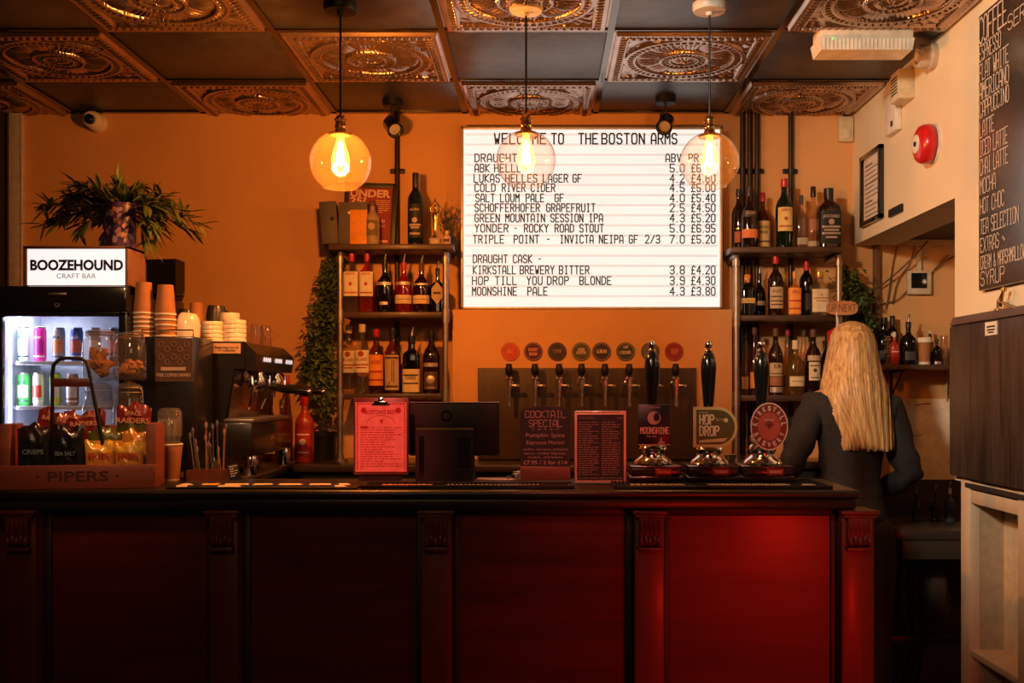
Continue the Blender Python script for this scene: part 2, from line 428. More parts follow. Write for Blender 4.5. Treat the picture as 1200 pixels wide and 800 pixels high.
def row(py, items, cap=9.2, name='letter_row'):
    m = MB()
    for s, xa, xb in items:
        x, z = XZ(xa, py + cap / 2, FB)
        stroke_text(m, s, (x - (lbx0 + lbx1) / 2 + .002, dy + .007, z - lbz0), cap * FB / S, (xb - xa) * FB / S - .005, .15, gap=2.1)
    m.build('lettering', M_let, t)
row(162, [('WELCOME', 579, 640), ('TO', 646, 661), ('THE', 678, 701), ('BOSTON', 705, 756), ('ARMS', 763, 794)], 12)
P = lambda a, b_: [(a, 785, 803), (b_, 810, 839)]
row(184.6, [('DRAUGHT', 556, 606), ('ABV', 780, 799), ('PRICE', 807, 839)])
row(196.5, [('ABK', 556, 574), ('HELLES', 579, 618)] + P('5.0', '£6.10'))
row(208.5, [('LUKAS', 555, 586), ('HELLES', 592, 630), ('LAGER', 636, 669 - 3), ('GF', 671, 682)] + P('4.2', '£4.80'))
row(219.5, [('COLD', 556, 581), ('RIVER', 588, 616), ('CIDER', 622, 651)] + P('4.5', '£5.00'))
row(231.5, [('SALT', 557, 580), ('LOUM', 586, 609), ('PALE', 616, 638), ('GF', 650, 661)] + P('4.0', '£5.40'))
row(243, [('SCHOFFERHOFER', 556, 633), ('GRAPEFRUIT', 640, 698)] + P('2.5', '£4.50'))
row(255, [('GREEN', 556, 586), ('MOUNTAIN', 592, 639), ('SESSION', 645, 684), ('IPA', 690, 707)] + P('4.3', '£5.20'))
row(267, [('YONDER', 556, 596), ('-', 603, 606), ('ROCKY', 614, 643), ('ROAD', 650, 673), ('STOUT', 679, 708)] + P('5.0', '£6.95'))
row(280, [('TRIPLE', 554, 591), ('POINT', 602, 632), ('-', 641, 645), ('INVICTA', 656, 696), ('NEIPA', 702, 731), ('GF', 737, 748), ('2/3', 756, 774)] + P('7.0', '£5.20'))
row(303, [('DRAUGHT', 554, 595), ('CASK', 601, 624), ('-', 631, 635)])
row(316, [('KIRKSTALL', 554, 605), ('BREWERY', 609, 650), ('BITTER', 655, 691)] + P('3.8', '£4.20'))
row(328.5, [('HOP', 553, 573), ('TILL', 580, 606), ('YOU', 617, 636), ('DROP', 641, 667), ('BLONDE', 679, 717)] + P('3.9', '£4.30'))
row(341, [('MOONSHINE', 553, 606), ('PALE', 618, 642)] + P('4.3', '£3.80'))

# boxed-out tap wall under the board, brown tap board on it
FP = 4.62
bx0, bz1 = XZ(530, 362.5, FP); bx1 = XX(858, FP)
m = MB().bb(bx0, bx1, FP, DB, 1.101, bz1, .003); struct(m, 'wall_boxing', M_back)
tx0, tz1 = XZ(560, 431, 4.61); tx1 = XX(816, 4.61)
m = MB().bb(tx0, tx1, 4.605, FP - .001, 1.105, tz1, .003)
solo(m, 'tap_board', wood('tap_board_wood', (.040, .018, .011), (.075, .036, .023), .5, .0, 'Z', 5), 'dark brown wooden splashboard carrying the row of beer taps', 'board')

# taps
TY = 4.605
def make_tap(x, label):
    z = ZZ(448, TY)
    t = thing('beer_tap', label, 'beer tap', (x, TY, z), 0, 'beer taps on the brown board')
    m = MB().lathe([(.0, 0), (.019, 0), (.019, .008), (.011, .012), (.011, .05)], 16, ax='-Y', c=(0, 0, -.005)); m.build('shank', M_chrome, t)
    m = MB().lathe([(0, -.024), (.014, -.021), (.017, -.006), (.016, .014), (.018, .022), (.013, .029), (0, .033)], 16, c=(0, -.055, -.005))
    m.tube([(0, -.055, -.012), (.022, -.058, -.016), (.036, -.06, -.015)], [.010, .008, .009], 8); m.lathe([(0, 0), (.010, .001), (.010, .010), (0, .012)], 10, c=(.038, -.06, -.02)); m.build('valve_body', M_tap, t)
    m = MB().lathe([(.007, .018), (.007, .03), (.013, .034), (.017, .044), (.0155, .065), (.012, .076), (.015, .080), (0, .082)], 14, c=(0, -.055, 0), cap=False); m.build('handle', M_black, t)
    m = MB().lathe([(.011, 0), (.011, -.02), (.0085, -.028), (.0095, -.034), (.0085, -.040), (.0085, -.085), (.006, -.085), (.006, -.06)], 12, c=(0, -.062, -.02), cap=False); m.build('spout', M_tap, t)
    return t
badge_px = [598, 625, 653, 681, 705, 733, 762, 790]
tap_px = [597, 627, 655, 681, 708, 736, 763, 790]
tap_l = ['chrome beer tap under the bright orange badge, leftmost on the board', 'chrome beer tap under the dark red badge with pink lettering', 'chrome beer tap under the dark brown badge',
         'chrome beer tap under the olive green badge', 'chrome beer tap under the purple badge', 'chrome beer tap under the grey CIDER badge',
         'chrome beer tap hidden behind the first black hand pump handle', 'chrome beer tap under the plain red badge, rightmost on the board']
tp = make_tap(XX(tap_px[0], TY), tap_l[0])
for i in range(1, 8): dup(tp, (XX(tap_px[i], TY), TY, ZZ(448, TY)), tap_l[i])
bad = [((.62, .075, .025), 'round bright orange beer badge, first from the left', [('SALT', -.004, .018)], (.75, .3, .15)),
       ((.09, .013, .018), 'round dark red beer badge with pink lettering', [('ROCKY', .003, .028), ('ROAD', -.014, .024)], (.8, .3, .25)),
       ((.05, .025, .02), 'round dark brown beer badge with a thin ring', [('YONDER', -.004, .026)], (.3, .14, .09)),
       ((.10, .075, .022), 'round olive green beer badge with pale lettering', [('GREEN', .003, .02), ('MOUNTAIN', -.009, .028)], (.62, .48, .3)),
       ((.045, .022, .04), 'round purple beer badge with pale lettering', [('LUKAS', -.005, .03)], (.65, .5, .42)),
       ((.045, .05, .045), 'round grey beer badge with CIDER lettering', [('cold', .014, .014), ('CIDER', -.008, .034)], (.6, .5, .38)),
       ((.16, .13, .09), 'round pale grey beer badge half behind a pump handle', [('ABK', -.005, .024)], (.02, .02, .02)),
       ((.28, .025, .02), 'round red beer badge, last on the right of the row', [('TRIPLE', .001, .024), ('POINT', -.010, .02)], (.6, .16, .10))]
for (c, lb, tx, tc_), px in zip(bad, badge_px):
    x, z = XZ(px, 412, FP)
    m = MB().lathe([(0, 0), (.0405, 0), (.0415, .002), (.0405, .005), (0, .005)], 32, ax='-Y')
    m.mat(1).lathe([(.0365, .0052), (.0365, .0058), (.035, .0058), (.035, .0052)], 32, ax='-Y', cap=False)
    for s, zz, wd in tx: m.text(s, (0, -.0068, zz * 1.15), .0125 if len(tx) > 1 else .015, wd * 1.55, align='C', off=.05)
    solo(m, 'beer_badge', [mat('badge_%d' % px, c, .4), mat('badge_ink_%d' % px, tc_, .5)], lb, 'badge', (x, FP, z), 0, 'round beer badges above the taps')

# ------------------------------------------------------------------ pendants
def bulb_glass():
    if 'lit_bulb' in _M: return _M['lit_bulb']
    m = bpy.data.materials.new('lit_bulb'); m.use_nodes = True; nt = m.node_tree; nt.nodes.clear()
    out = nt.nodes.new('ShaderNodeOutputMaterial'); tr = nt.nodes.new('ShaderNodeBsdfTransparent'); e = nt.nodes.new('ShaderNodeEmission'); a = nt.nodes.new('ShaderNodeAddShader')
    n = nt.nodes.new('ShaderNodeTexNoise'); n.inputs['Scale'].default_value = 20; r = nt.nodes.new('ShaderNodeMapRange'); r.inputs[3].default_value = .8; r.inputs[4].default_value = 1.3
    nt.links.new(n.outputs['Fac'], r.inputs[0]); nt.links.new(r.outputs[0], e.inputs[1])
    tr.inputs[0].default_value = (1, .88, .65, 1); e.inputs[0].default_value = (1, .50, .14, 1)
    nt.links.new(tr.outputs[0], a.inputs[0]); nt.links.new(e.outputs[0], a.inputs[1]); nt.links.new(a.outputs[0], out.inputs[0]); _M['lit_bulb'] = m; return m
def pendant(px, py, rpx, label, rose_m, power):
    d = 3.45; x, z = XZ(px, py, d); r = rpx * d / S; x = XX(px, d)
    t = thing('pendant_lamp', label, 'pendant lamp', (x, d, CEIL), 0, 'globe pendant lamps over the bar')
    zc = z - CEIL
    m = MB().lathe([(0, 0), (.056, 0), (.056, -.02), (.052, -.027), (.012, -.029), (.010, -.04), (0, -.04)], 32); m.build('ceiling_rose', rose_m, t)
    top = zc + r * .93
    m = MB().tube([(0, 0, -.03), (0, 0, top + .05)], .0035, 8); m.build('cord', M_black, t)
    m = MB().lathe([(.006, .062), (.012, .06), (.015, .052), (.020, .048), (.020, .043), (.0165, .04), (.0165, .03), (.019, .026), (.019, .02), (.0165, .016), (.019, .006), (.021, .002), (.036, -.001), (.038, -.006), (.036, -.009), (0, -.009)], 24, c=(0, 0, top)); m.build('socket', M_brass, t)
    prof = []
    for i in range(33):
        a = R_(21) + (R_(146) - R_(21)) * i / 32
        prof.append((r * sin(a), r * cos(a)))
    prof += [(p[0] - .002, p[1]) for p in prof[::-1]][:1]
    rim = prof[-1]
    m = MB().lathe(prof[:-1], 48, c=(0, 0, zc), cap=False)
    m.tube([(r * sin(R_(146)) * cos(a), r * sin(R_(146)) * sin(a), zc + r * cos(R_(146))) for a in [2 * pi * i / 48 for i in range(49)]], .0016, 6, False)
    m.build('glass_globe', M_globe, t)
    bt = top - .006
    prof = [(.012, 0), (.013, -.012), (.017, -.03), (.026, -.055), (.031, -.078), (.030, -.095), (.022, -.115), (.010, -.126), (0, -.128)]
    bl = MB().lathe(prof, 24, c=(0, 0, bt), cap=False).build('bulb', bulb_glass(), t)
    m = MB()
    for k in range(6):
        a = 2 * pi * k / 6
        m.tube([(.006 * cos(a), .006 * sin(a), bt - .028), (.012 * cos(a + .3), .012 * sin(a + .3), bt - .095)], .003, 6)
    m.lathe([(.004, -.02), (.004, -.1)], 8, c=(0, 0, bt))
    m.build('filament', glow('filament_glow', (1, .55, .18), 60), bl)
    light('pendant_light', 'POINT', (0, 0, bt - .065), power, (1, .34, .065), .028, parent=t)
pendant(399, 190, 36, 'glass globe pendant lamp hanging in front of the plain wall beside the poster', M_black, 84)
pendant(616.5, 188, 35, 'glass globe pendant lamp hanging before the left half of the letter board', M_white, 11)
pendant(831.5, 190, 34.5, 'glass globe pendant lamp hanging before the right edge of the letter board', M_white, 20)

# ceiling spots
def spot(px, d, label, turn):
    x = XX(px, d)
    t = thing('spot_lamp', label, 'spotlight', (x, d, CEIL), 0, 'small ceiling spotlights')
    MB().lathe([(0, 0), (.045, 0), (.045, -.03), (.04, -.034), (0, -.034)], 24).build('base', M_black, t)
    MB().tube([(0, 0, -.03), (0, 0, -.06), (-.02, 0, -.075), (-.02, 0, -.10)], .006, 8).build('arm', M_pipe, t)
    m = MB().lathe([(0, -.045), (.030, -.045), (.034, -.035), (.034, .035), (.036, .045), (.030, .046), (.027, .02), (0, .018)], 24)
    o = m.build('head', M_blackg, t); o.location = (0, 0, -.118); o.rotation_euler = (R_(180 - 55), 0, turn)
    MB().lathe([(0, .024), (.026, .024), (.026, .028), (0, .030)], 20).build('lens', mat('lens', (.5, .46, .42), .2), o)
spot(460, 4.59, 'black spotlight on the ceiling above the poster shelf', .5)
spot(780, 4.54, 'dark spotlight on the ceiling above the letter board', -.3)

# camera
x, z = XZ(106, 139, 4.72)
t = thing('security_camera', 'small white dome security camera high on the plain wall', 'security camera', (x, DB, z))
MB().lathe([(0, 0), (.045, 0), (.045, .02), (.04, .03), (.04, .07), (.032, .085), (0, .085)], 24, ax='-Y').build('body', M_white, t)
MB().lathe([(0, .085), (.024, .085), (.022, .095), (.012, .102), (0, .104)], 20, ax='-Y', c=(0, 0, -.004)).build('lens', M_blackg, t)

# emergency light
t = thing('emergency_light', 'long emergency light with clear diffuser on the ceiling', 'light fitting', ((.963 + 1.297) / 2, 3.70, CEIL))
MB().bb(-.160, .166, -.05, .06, -.050, 0, .006).build('housing', mat('housing_white', (.80, .66, .52), .5), t)
m = MB().prism([(-.168, -.046), (.168, -.046), (.160, -.088), (-.158, -.088)], -.055, .06)
m.build('diffuser', mat('diffuser', (.78, .70, .60), .25, coat=.4), t)
m = MB()
for i in range(22): m.bb(-.15 + .014 * i, -.146 + .014 * i, -.0575, -.054, -.084, -.05)
m.build('diffuser_rib', mat('diffuser_rib', (.79, .71, .61), .3), t)
MB().lathe([(0, 0), (.004, 0), (.003, .003), (0, .003)], 8, ax='-Y', c=(-.118, -.055, -.049)).build('indicator', glow('green_led', (.2, 1, .2), 1.5), t)

# ------------------------------------------------------------------ things on the right wall
def RWs(px): return S * RW / (px - CX)
t = thing('motion_sounder', 'round beige alarm sounder at the top of the cream wall', 'sounder', (RW, 3.80, 2.625))
MB().lathe([(0, 0), (.048, 0), (.048, .02), (.044, .024), (.044, .052), (.040, .06), (.028, .062), (.026, .056), (0, .055)], 28, ax='-X').build('body', mat('sounder', (.50, .40, .29), .5), t)
MB().lathe([(0, .058), (.018, .058), (.016, .066), (0, .068)], 20, ax='-X').build('lens', M_white, t)
t = thing('speaker_box', 'small beige wall box with a grille on the cream wall', 'speaker', (RW, 4.05, 2.585))
MB().bb(-.062, 0, -.05, .05, -.055, .06, .006).build('body', M_beige, t)
m = MB()
for i in range(6):
    for j in range(6): m.bb(-.0635, -.0615, -.032 + j * .012, -.025 + j * .012, -.03 + i * .012, -.024 + i * .012)
m.build('grille', M_dark, t)
t = thing('control_box', 'slim white wall box with a black window below the beige box', 'control box', (RW, 4.205, 2.525))
MB().bb(-.028, 0, -.065, .065, -.08, .08, .006).build('body', M_white, t)
MB().bb(-.0295, -.027, -.035, -.012, -.058, -.036).build('window', M_ink, t)
t = thing('fire_alarm_bell', 'red round fire alarm bell with white centre on the cream wall', 'fire alarm', (RW, 3.80, 2.306))
MB().lathe([(0, 0), (.072, 0), (.072, .008), (.060, .012), (.060, .018)], 36, ax='-X').build('back_plate', M_white, t)
MB().lathe([(.058, .014), (.070, .016), (.073, .024), (.070, .046), (.062, .058), (.045, .066), (0, .068)], 36, ax='-X', cap=False).build('gong', M_red, t)
MB().lathe([(0, .066), (.034, .066), (.033, .0695), (0, .070)], 28, ax='-X').build('centre_label', M_white, t)
MB().lathe([(0, .069), (.010, .069), (.009, .074), (0, .075)], 14, ax='-X').build('boss', M_black, t)
t = thing('picture_frame', 'black framed notice on the cream wall above the opening', 'framed notice', (RW, 4.495, 2.285))
m = MB()
for a in ((-.135, -.115, -.155, .155), (.115, .135, -.155, .155), (-.135, .135, -.155, -.135), (-.135, .135, .135, .155)): m.bb(-.022, 0, a[0], a[1], a[2], a[3], .002)
m.build('frame', M_blackg, t)
m = MB().bb(-.008, -.001, -.118, .118, -.138, .138)
m.mat(1)
for i, wv in enumerate((.10, .19, .15, .19, .17, .12, .19, .18, .10, .19, .15, .17)):
    m.bb(-.0088, -.0079, .095 - wv, .095, .105 - i * .020 - (.003 if i % 4 else .006), .105 - i * .020 + .002)
m.build('notice', [M_paper, mat('print_grey', (.18, .13, .11), .8)], t)
solo(MB().bb(-.012, 0, -.075, .075, -.016, .016, .002), 'vent_slot', M_black, 'small black slot plate on the cream wall above the opening', 'vent', (RW, 4.20, 2.132))
solo(MB().lathe([(0, 0), (.008, 0), (.006, .006), (0, .008)], 10, ax='-X'), 'wall_plug', M_beige, 'tiny screw plug on the cream wall left of the fire bell', 'plug', (RW, 4.14, 2.327))
t = thing('motion_detector', 'beige motion detector in the corner of the back wall', 'motion detector', (XX(991, 4.79), DB, ZZ(152, 4.79)))
MB().bb(-.036, .032, -.032, 0, -.058, .058, .007).build('body', M_beige, t)
MB().patch(.026, -.046, -.006, 1.3, seg=10, c=(0, -.018, 0)).build('lens', mat('detector_lens', (.7, .58, .40), .3), t)

# chalk menu board on the right wall
BX = RW - .018
yf = 3.365; yn = 2.35
t = thing('chalk_menu_board', 'tall black chalk menu of coffees on the cream wall', 'chalkboard', (RW - .002, yf, 1.73))
MB().bb(-.018, 0, yn - yf, 0, 0, .885, .002).build('board', mat('chalkboard', (.020, .018, .018), .30, var=.3, scale=5, spec=.8, coat=1.), t)
_cb = _M['chalkboard'].node_tree.nodes['Principled BSDF']; _cb.inputs['Coat IOR'].default_value = 2.6; _cb.inputs['Coat Roughness'].default_value = .27
rows = [('COFFEE', 52, 29, 1181), ('SERVED', 36, 17, 1226), ('ESPRESSO', 73, 18, 1174), ('FLAT WHITE', 96, 19, 1183), ('AMERICANO', 118, 19, 1183.5), ('CAPPUCCINO', 139, 18, 1183.5), ('LATTE', 162, 18, 1166),
        ('ICED LATTE', 184, 18, 1182), ('CHAI LATTE', 206, 18, 1182.5), ('MOCHA', 228, 17, 1168), ('HOT CHOC', 251, 17, 1178), ('TEA SELECTION', 275, 17, 1195), ('EXTRAS ~', 296, 16, 1179), ('CREAM & MARSHMALLOWS', 316, 15, 1206), ('SYRUP', 335, 16, 1178.5)]
M_chalk = mat('chalk_line', (.62, .52, .45), .9)
for i, (s, pb, hp, pr) in enumerate(rows):
    ys = S * BX / ((1182.5 if s == 'SERVED' else 1148.5 + .006 * pb) - CX); ye = S * BX / (pr - CX)
    z0 = CAMZ - (pb - CY) * ys / S; hh = hp * ys / S
    m = stroke_text(MB(), s, (-.0195, ys - yf, z0 - 1.73), hh, ys - ye, .075, u=(0, -1, 0), v=(0, 0, 1), gap=1.2)
    m.build('chalk_lettering', M_chalk, t)

# dark wood panel below it, brass stay on top, price tag
t = thing('wood_wall_panel', 'dark stained wood panel hatch on the cream wall under the chalk menu', 'wood panel', (RW, 3.60, 1.118))
m = MB()
pl = [(-1.45, 0), (0, 0), (0, .505), (-.06, .538), (-1.45, .538)]
m.prism(pl, -.022, 0, 'YZ')
m.build('panel', wood('panel_wood', (.018, .012, .010), (.075, .050, .040), .30, .2, 'Z', 7), t)
m = MB().prism([(-1.45, .513), (-.03, .513), (-.06, .538), (-1.45, .538)], -.034, -.001, 'YZ')
m.build('top_trim', wood('trim_wood', (.07, .035, .02), (.14, .08, .05), .4, .1, 'Y'), t)
m = MB()
m.bb(-.0225, -.020, -.175, -.170, .06, .52); m.bb(-.0225, -.020, -.40, -.396, .0, .52)
m.build('board_joint', M_dark, t)
t2 = thing('price_label', 'small pale label on the dark wood panel', 'label', (RW - .022, 3.27, 1.118 + .485))
m = MB().bb(-.003, 0, -.05, .035, -.021, .021)
m.mat(1)
for zz, wv in ((.006, .06), (-.004, .055), (-.012, .04)): m.bb(-.0035, -.0028, -.008 - wv / 2, -.008 + wv / 2, zz - .0025, zz + .0025)
m.build('card', [M_paper, M_ink], t2)
m = MB().tube([(-.03, .03, .0), (-.03, .03, .025), (-.03, -.01, .055), (-.03, .01, .01), (-.03, .03, .028), (-.03, -.10, -.005)], .0045, 8)
m.lathe([(0, 0), (.009, .002), (.009, .012), (0, .015)], 10, c=(-.03, -.012, .052)); m.lathe([(0, 0), (.012, .0), (.012, .006), (0, .006)], 12, c=(-.03, .028, -.002))
solo(m, 'brass_hook', M_brass, 'brass coat hook standing on top of the dark wood panel', 'hook', (RW, 3.17, 1.656))

# open pale cubby under the panel
M_ply = wood('pale_painted_wood', (.60, .47, .33), (.70, .57, .42), .6, .0, 'Z', 5)
t = thing('open_shelf_unit', 'unfinished pale wooden open shelving under the dark wall panel', 'shelf unit', (RW, 3.5, 0))
MB().bb(-.006, .03, -.03, .045, 0, 1.115, .003).build('post', M_ply, t)
MB().bb(-.006, .03, -.46, -.38, 0, 1.115, .003).build('post', M_ply, t)
MB().bb(-.004, .025, -1.3, -.03, 1.035, 1.078, .003).build('rail', M_ply, t)
MB().bb(-.004, .110, -1.3, -.03, .525, .548, .003).build('shelf', M_ply, t)
MB().bb(.108, .118, -1.3, .04, 0, 1.10).build('back_panel', mat('shelf_back', (.66, .52, .36), .7), t)
MB().bb(.03, .112, -.03, .04, 0, 1.10).build('side_panel', mat('shelf_side', (.50, .36, .24), .7), t)
MB().bb(-.01, .1, -1.3, .0, 1.085, 1.10).build('top_panel', M_dark, t)

# ------------------------------------------------------------------ conduits on the back wall
def conduit(px, py1, z0, label):
    x = XX(px, 4.78); t = thing('wall_conduit', label, 'conduit', (x, 4.778, z0), 0, 'black conduits on the back wall')
    MB().tube([(0, 0, 0), (0, 0, CEIL - z0 - .002)], .0115, 12).build('pipe', M_pipe, t)
    z = ZZ(200, 4.78) - z0
    m = MB().lathe([(.014, -.012), (.014, .012)], 14, c=(0, 0, z))
    m.bb(-.034, .034, .008, .022, z - .011, z + .011, .004); m.lathe([(0, 0), (.006, 0), (.005, .004), (0, .005)], 8, ax='-Y', c=(-.026, .008, z)); m.lathe([(0, 0), (.006, 0), (.005, .004), (0, .005)], 8, ax='-Y', c=(.026, .008, z))
    m.build('saddle_clip', M_pipe, t)
conduit(465.5, 0, 1.12, 'black conduit running up the wall between poster and wine bottle')
conduit(870, 0, 1.12, 'black conduit beside the letter board, nearest to it')
conduit(878.5, 0, 1.12, 'black conduit, middle one of three beside the letter board')
conduit(887, 0, 1.12, 'black conduit, third from the letter board')
conduit(926.5, 0, 1.12, 'black conduit standing alone behind the green bottle')
# ------------------------------------------------------------------ bar counter
BT = 1.11; BF = 3.12; BB = 3.54; BXR = .952; BXL = -2.2
M_mah = wood('mahogany', (.060, .0050, .0035), (.125, .012, .008), .42, .12, 'X', 4)
M_mahv = wood('mahogany_post', (.070, .008, .005), (.13, .017, .010), .45, .08, 'Z', 5)
M_top = wood('bar_top_wood', (.008, .005, .004), (.018, .010, .008), .36, .0, 'X', 4)
bar = thing('bar_counter', 'long dark mahogany bar counter with carved posts and a black wooden top', 'bar counter', (0, BF, 0))
m = MB().bb(BXL, BXR, 0, BB - BF, BT - .026, BT, .010, 3); m.bb(BXL, BXR - .012, .014, BB - BF, BT - .058, BT - .026, .006)
m.build('countertop', M_top, bar)
px_posts = [(-1.575, .09), (-.965, .088), (-.323, .092), (.319, .09), (.947, .098)]
edges = [BXL] + [p[0] for p in px_posts]
for i in range(5):
    a = edges[i] + (.045 if i else 0); b_ = edges[i + 1] - .045
    m = MB().bb(a, b_, .085, .10, .12, BT - .058)
    fr = [(a, a + .022, .12, BT - .06), (b_ - .022, b_, .12, BT - .06), (a, b_, BT - .085, BT - .058)]
    for q in fr: m.mat(1).bb(q[0], q[1], .074, .088, q[2], q[3], .004)
    m.build('front_panel', [M_mah, wood('mahogany_dark', (.012, .004, .003), (.028, .007, .005), .5, .0, 'Z')], bar)
MB().bb(BXL, .99, .06, .10, 0, .12, .004).build('plinth', M_mah, bar)
MB().bb(BXL, .96, .1, .40, .1, BT - .058).build('carcass', M_dark, bar)
for x, wd in px_posts:
    last = x > .9
    m = MB().bb(x - wd / 2, x + wd / 2, .02, .11, 0, BT - .060 - (.0 if not last else 0), .005)
    m.bb(x - wd / 2 - .012, x + wd / 2 + .012, .012, .1, 0, .10, .004)
    p = m.build('post', M_mahv, bar)
    # carved corbel: moulded cap, fluted block, acanthus foot
    zt = BT - .060
    c = MB()
    c.bb(x - wd / 2 - .008, x + wd / 2 + .008, -.012, .03, zt - .012, zt, .003)
    c.bb(x - wd / 2 - .002, x + wd / 2 + .002, -.006, .03, zt - .022, zt - .012, .003)
    ww = wd * .36
    c.prism([(.02, zt - .022), (-.004, zt - .022), (-.006, zt - .05), (.0, zt - .075), (-.004, zt - .10), (.02, zt - .112)], x - ww, x + ww, 'YZ')
    for k in range(5):
        xx = x - ww + (k + .5) * 2 * ww / 5
        c.tube([(xx, -.005, zt - .026), (xx, -.008, zt - .05), (xx, -.002, zt - .072)], [.004, .005, .003], 6)
    for k in range(5):
        xx = x - ww + (k + .5) * 2 * ww / 5
        c.lathe([(0, -.016), (.006, -.010), (.008, 0), (.004, .012), (0, .016)], 8, c=(xx, -.004, zt - .092 + (.006 if k % 2 else 0)))
    c.bb(x - ww - .004, x + ww + .004, -.006, .02, zt - .122, zt - .110, .003)
    c.build('corbel', M_mahv, p)

# service counter behind, joining the bar on the left
M_bc = wood('back_counter_wood', (.02, .012, .009), (.05, .03, .02), .3, .3, 'X', 4)
t = thing('back_counter', 'dark service counter along the back wall behind the bar', 'counter', (0, 4.8, 0))
MB().bb(-1.04, .92, -.48, -.002, 1.07, 1.10, .004).bb(.92, 1.38, -.28, -.002, 1.07, 1.10, .004).build('worktop', M_bc, t)
MB().bb(-1.02, .90, -.44, -.01, 0, 1.07).bb(.90, 1.36, -.24, -.01, 0, 1.07).build('cabinet', M_dark, t)
t = thing('side_counter', 'dark side counter under the fridge and the coffee machine', 'counter', (-1.75, 4.19, 0))
MB().bb(-.71, .69, -.645, .60, 1.07, 1.10, .004).build('worktop', M_bc, t)
MB().bb(-.70, .66, -.56, .58, 0, 1.07).build('cabinet', M_dark, t)
LC = 1.10

# ------------------------------------------------------------------ bar mats
def bar_mat(x0, x1, y0, y1, label, kind, name='bar_runner'):
    t = thing(name, label, 'bar mat', ((x0 + x1) / 2, (y0 + y1) / 2, BT)); hx = (x1 - x0) / 2; hy = (y1 - y0) / 2
    MB().bb(-hx, hx, -hy, hy, 0, .006, .002).build('base', M_black, t)
    m = MB()
    if kind == 'rubber':
        m.bb(-hx, hx, -hy, -hy + .008, .006, .011, .002); m.bb(-hx, hx, hy - .008, hy, .006, .011, .002)
        m.bb(-hx, -hx + .008, -hy, hy, .006, .011, .002); m.bb(hx - .008, hx, -hy, hy, .006, .011, .002)
        n = int((x1 - x0) / .012)
        for i in range(n):
            for j in range(int((y1 - y0 - .03) / .016)):
                x = -hx + .014 + i * .012; y = -hy + .018 + j * .016
                if x < hx - .012: m.lathe([(.0038, .006), (.003, .011), (0, .011)], 6, c=(x, y, 0), cap=False)
        m.build('rubber_stud', M_black, t)
    return t, hx, hy
t, hx, hy = bar_mat(-1.145, -.565, 3.155, 3.30, 'black bar runner with yellow and white patches at the left of the bar', 'flat')
random.seed(3)
m = MB(); x = -hx + .01
while x < hx - .05:
    wv = random.uniform(.04, .09)
    for yy in (-hy + .012, .0):
        if random.random() < .8: m.mat(random.choice([0, 0, 1])).prism([(x + random.uniform(0, .02), yy), (x + wv, yy + random.uniform(0, .01)), (x + wv - random.uniform(0, .03), yy + .05), (x + .005, yy + .045)], .0062, .0072, 'XY')
    x += wv + .008
m.build('printed_patch', [mat('mat_white', (.80, .66, .52), .7), mat('mat_yellow', (.85, .48, .03), .7)], t)
t, hx, hy = bar_mat(-.555, .095, 3.16, 3.30, 'black studded rubber bar mat with a pale strip in the middle of the bar', 'rubber')
m = MB()
for k in range(9): m.mat(0).lathe([(0, 0), (.008, .0), (.008, .006), (0, .006)], 10, sx=1.3, c=(-hx + .07 + k * .017, -hy + .03, .006))
m.mat(1)
for k in range(22): m.bb(-hx + .27 + k * .014, -hy + .27 - .25 + .0, .0, .0, 0, 0) if False else m.bb(-hx + .26 + k * .013, -hx + .268 + k * .013, -hy + .022, -hy + .032, .011, .0122)
m.build('lettering', [mat('mat_orange', (.75, .36, .20), .7), mat('mat_pale', (.5, .40, .34), .7)], t)
t, hx, hy = bar_mat(.215, .875, 3.15, 3.42, 'black bar mat with pale lettering under the three hand pumps', 'rubber', 'pump_mat')
m = MB(); random.seed(5)
for r_ in range(2):
    x = -hx + .05
    while x < hx - .05:
        wv = random.uniform(.006, .016)
        if not (-.12 < x < -.05 or .2 < x < .24): m.bb(x, x + wv, -hy + .018 + r_ * .022, -hy + .030 + r_ * .022, .0112, .0124)
        x += wv + .004
m.build('lettering', mat('mat_pale2', (.55, .43, .32), .7), t)

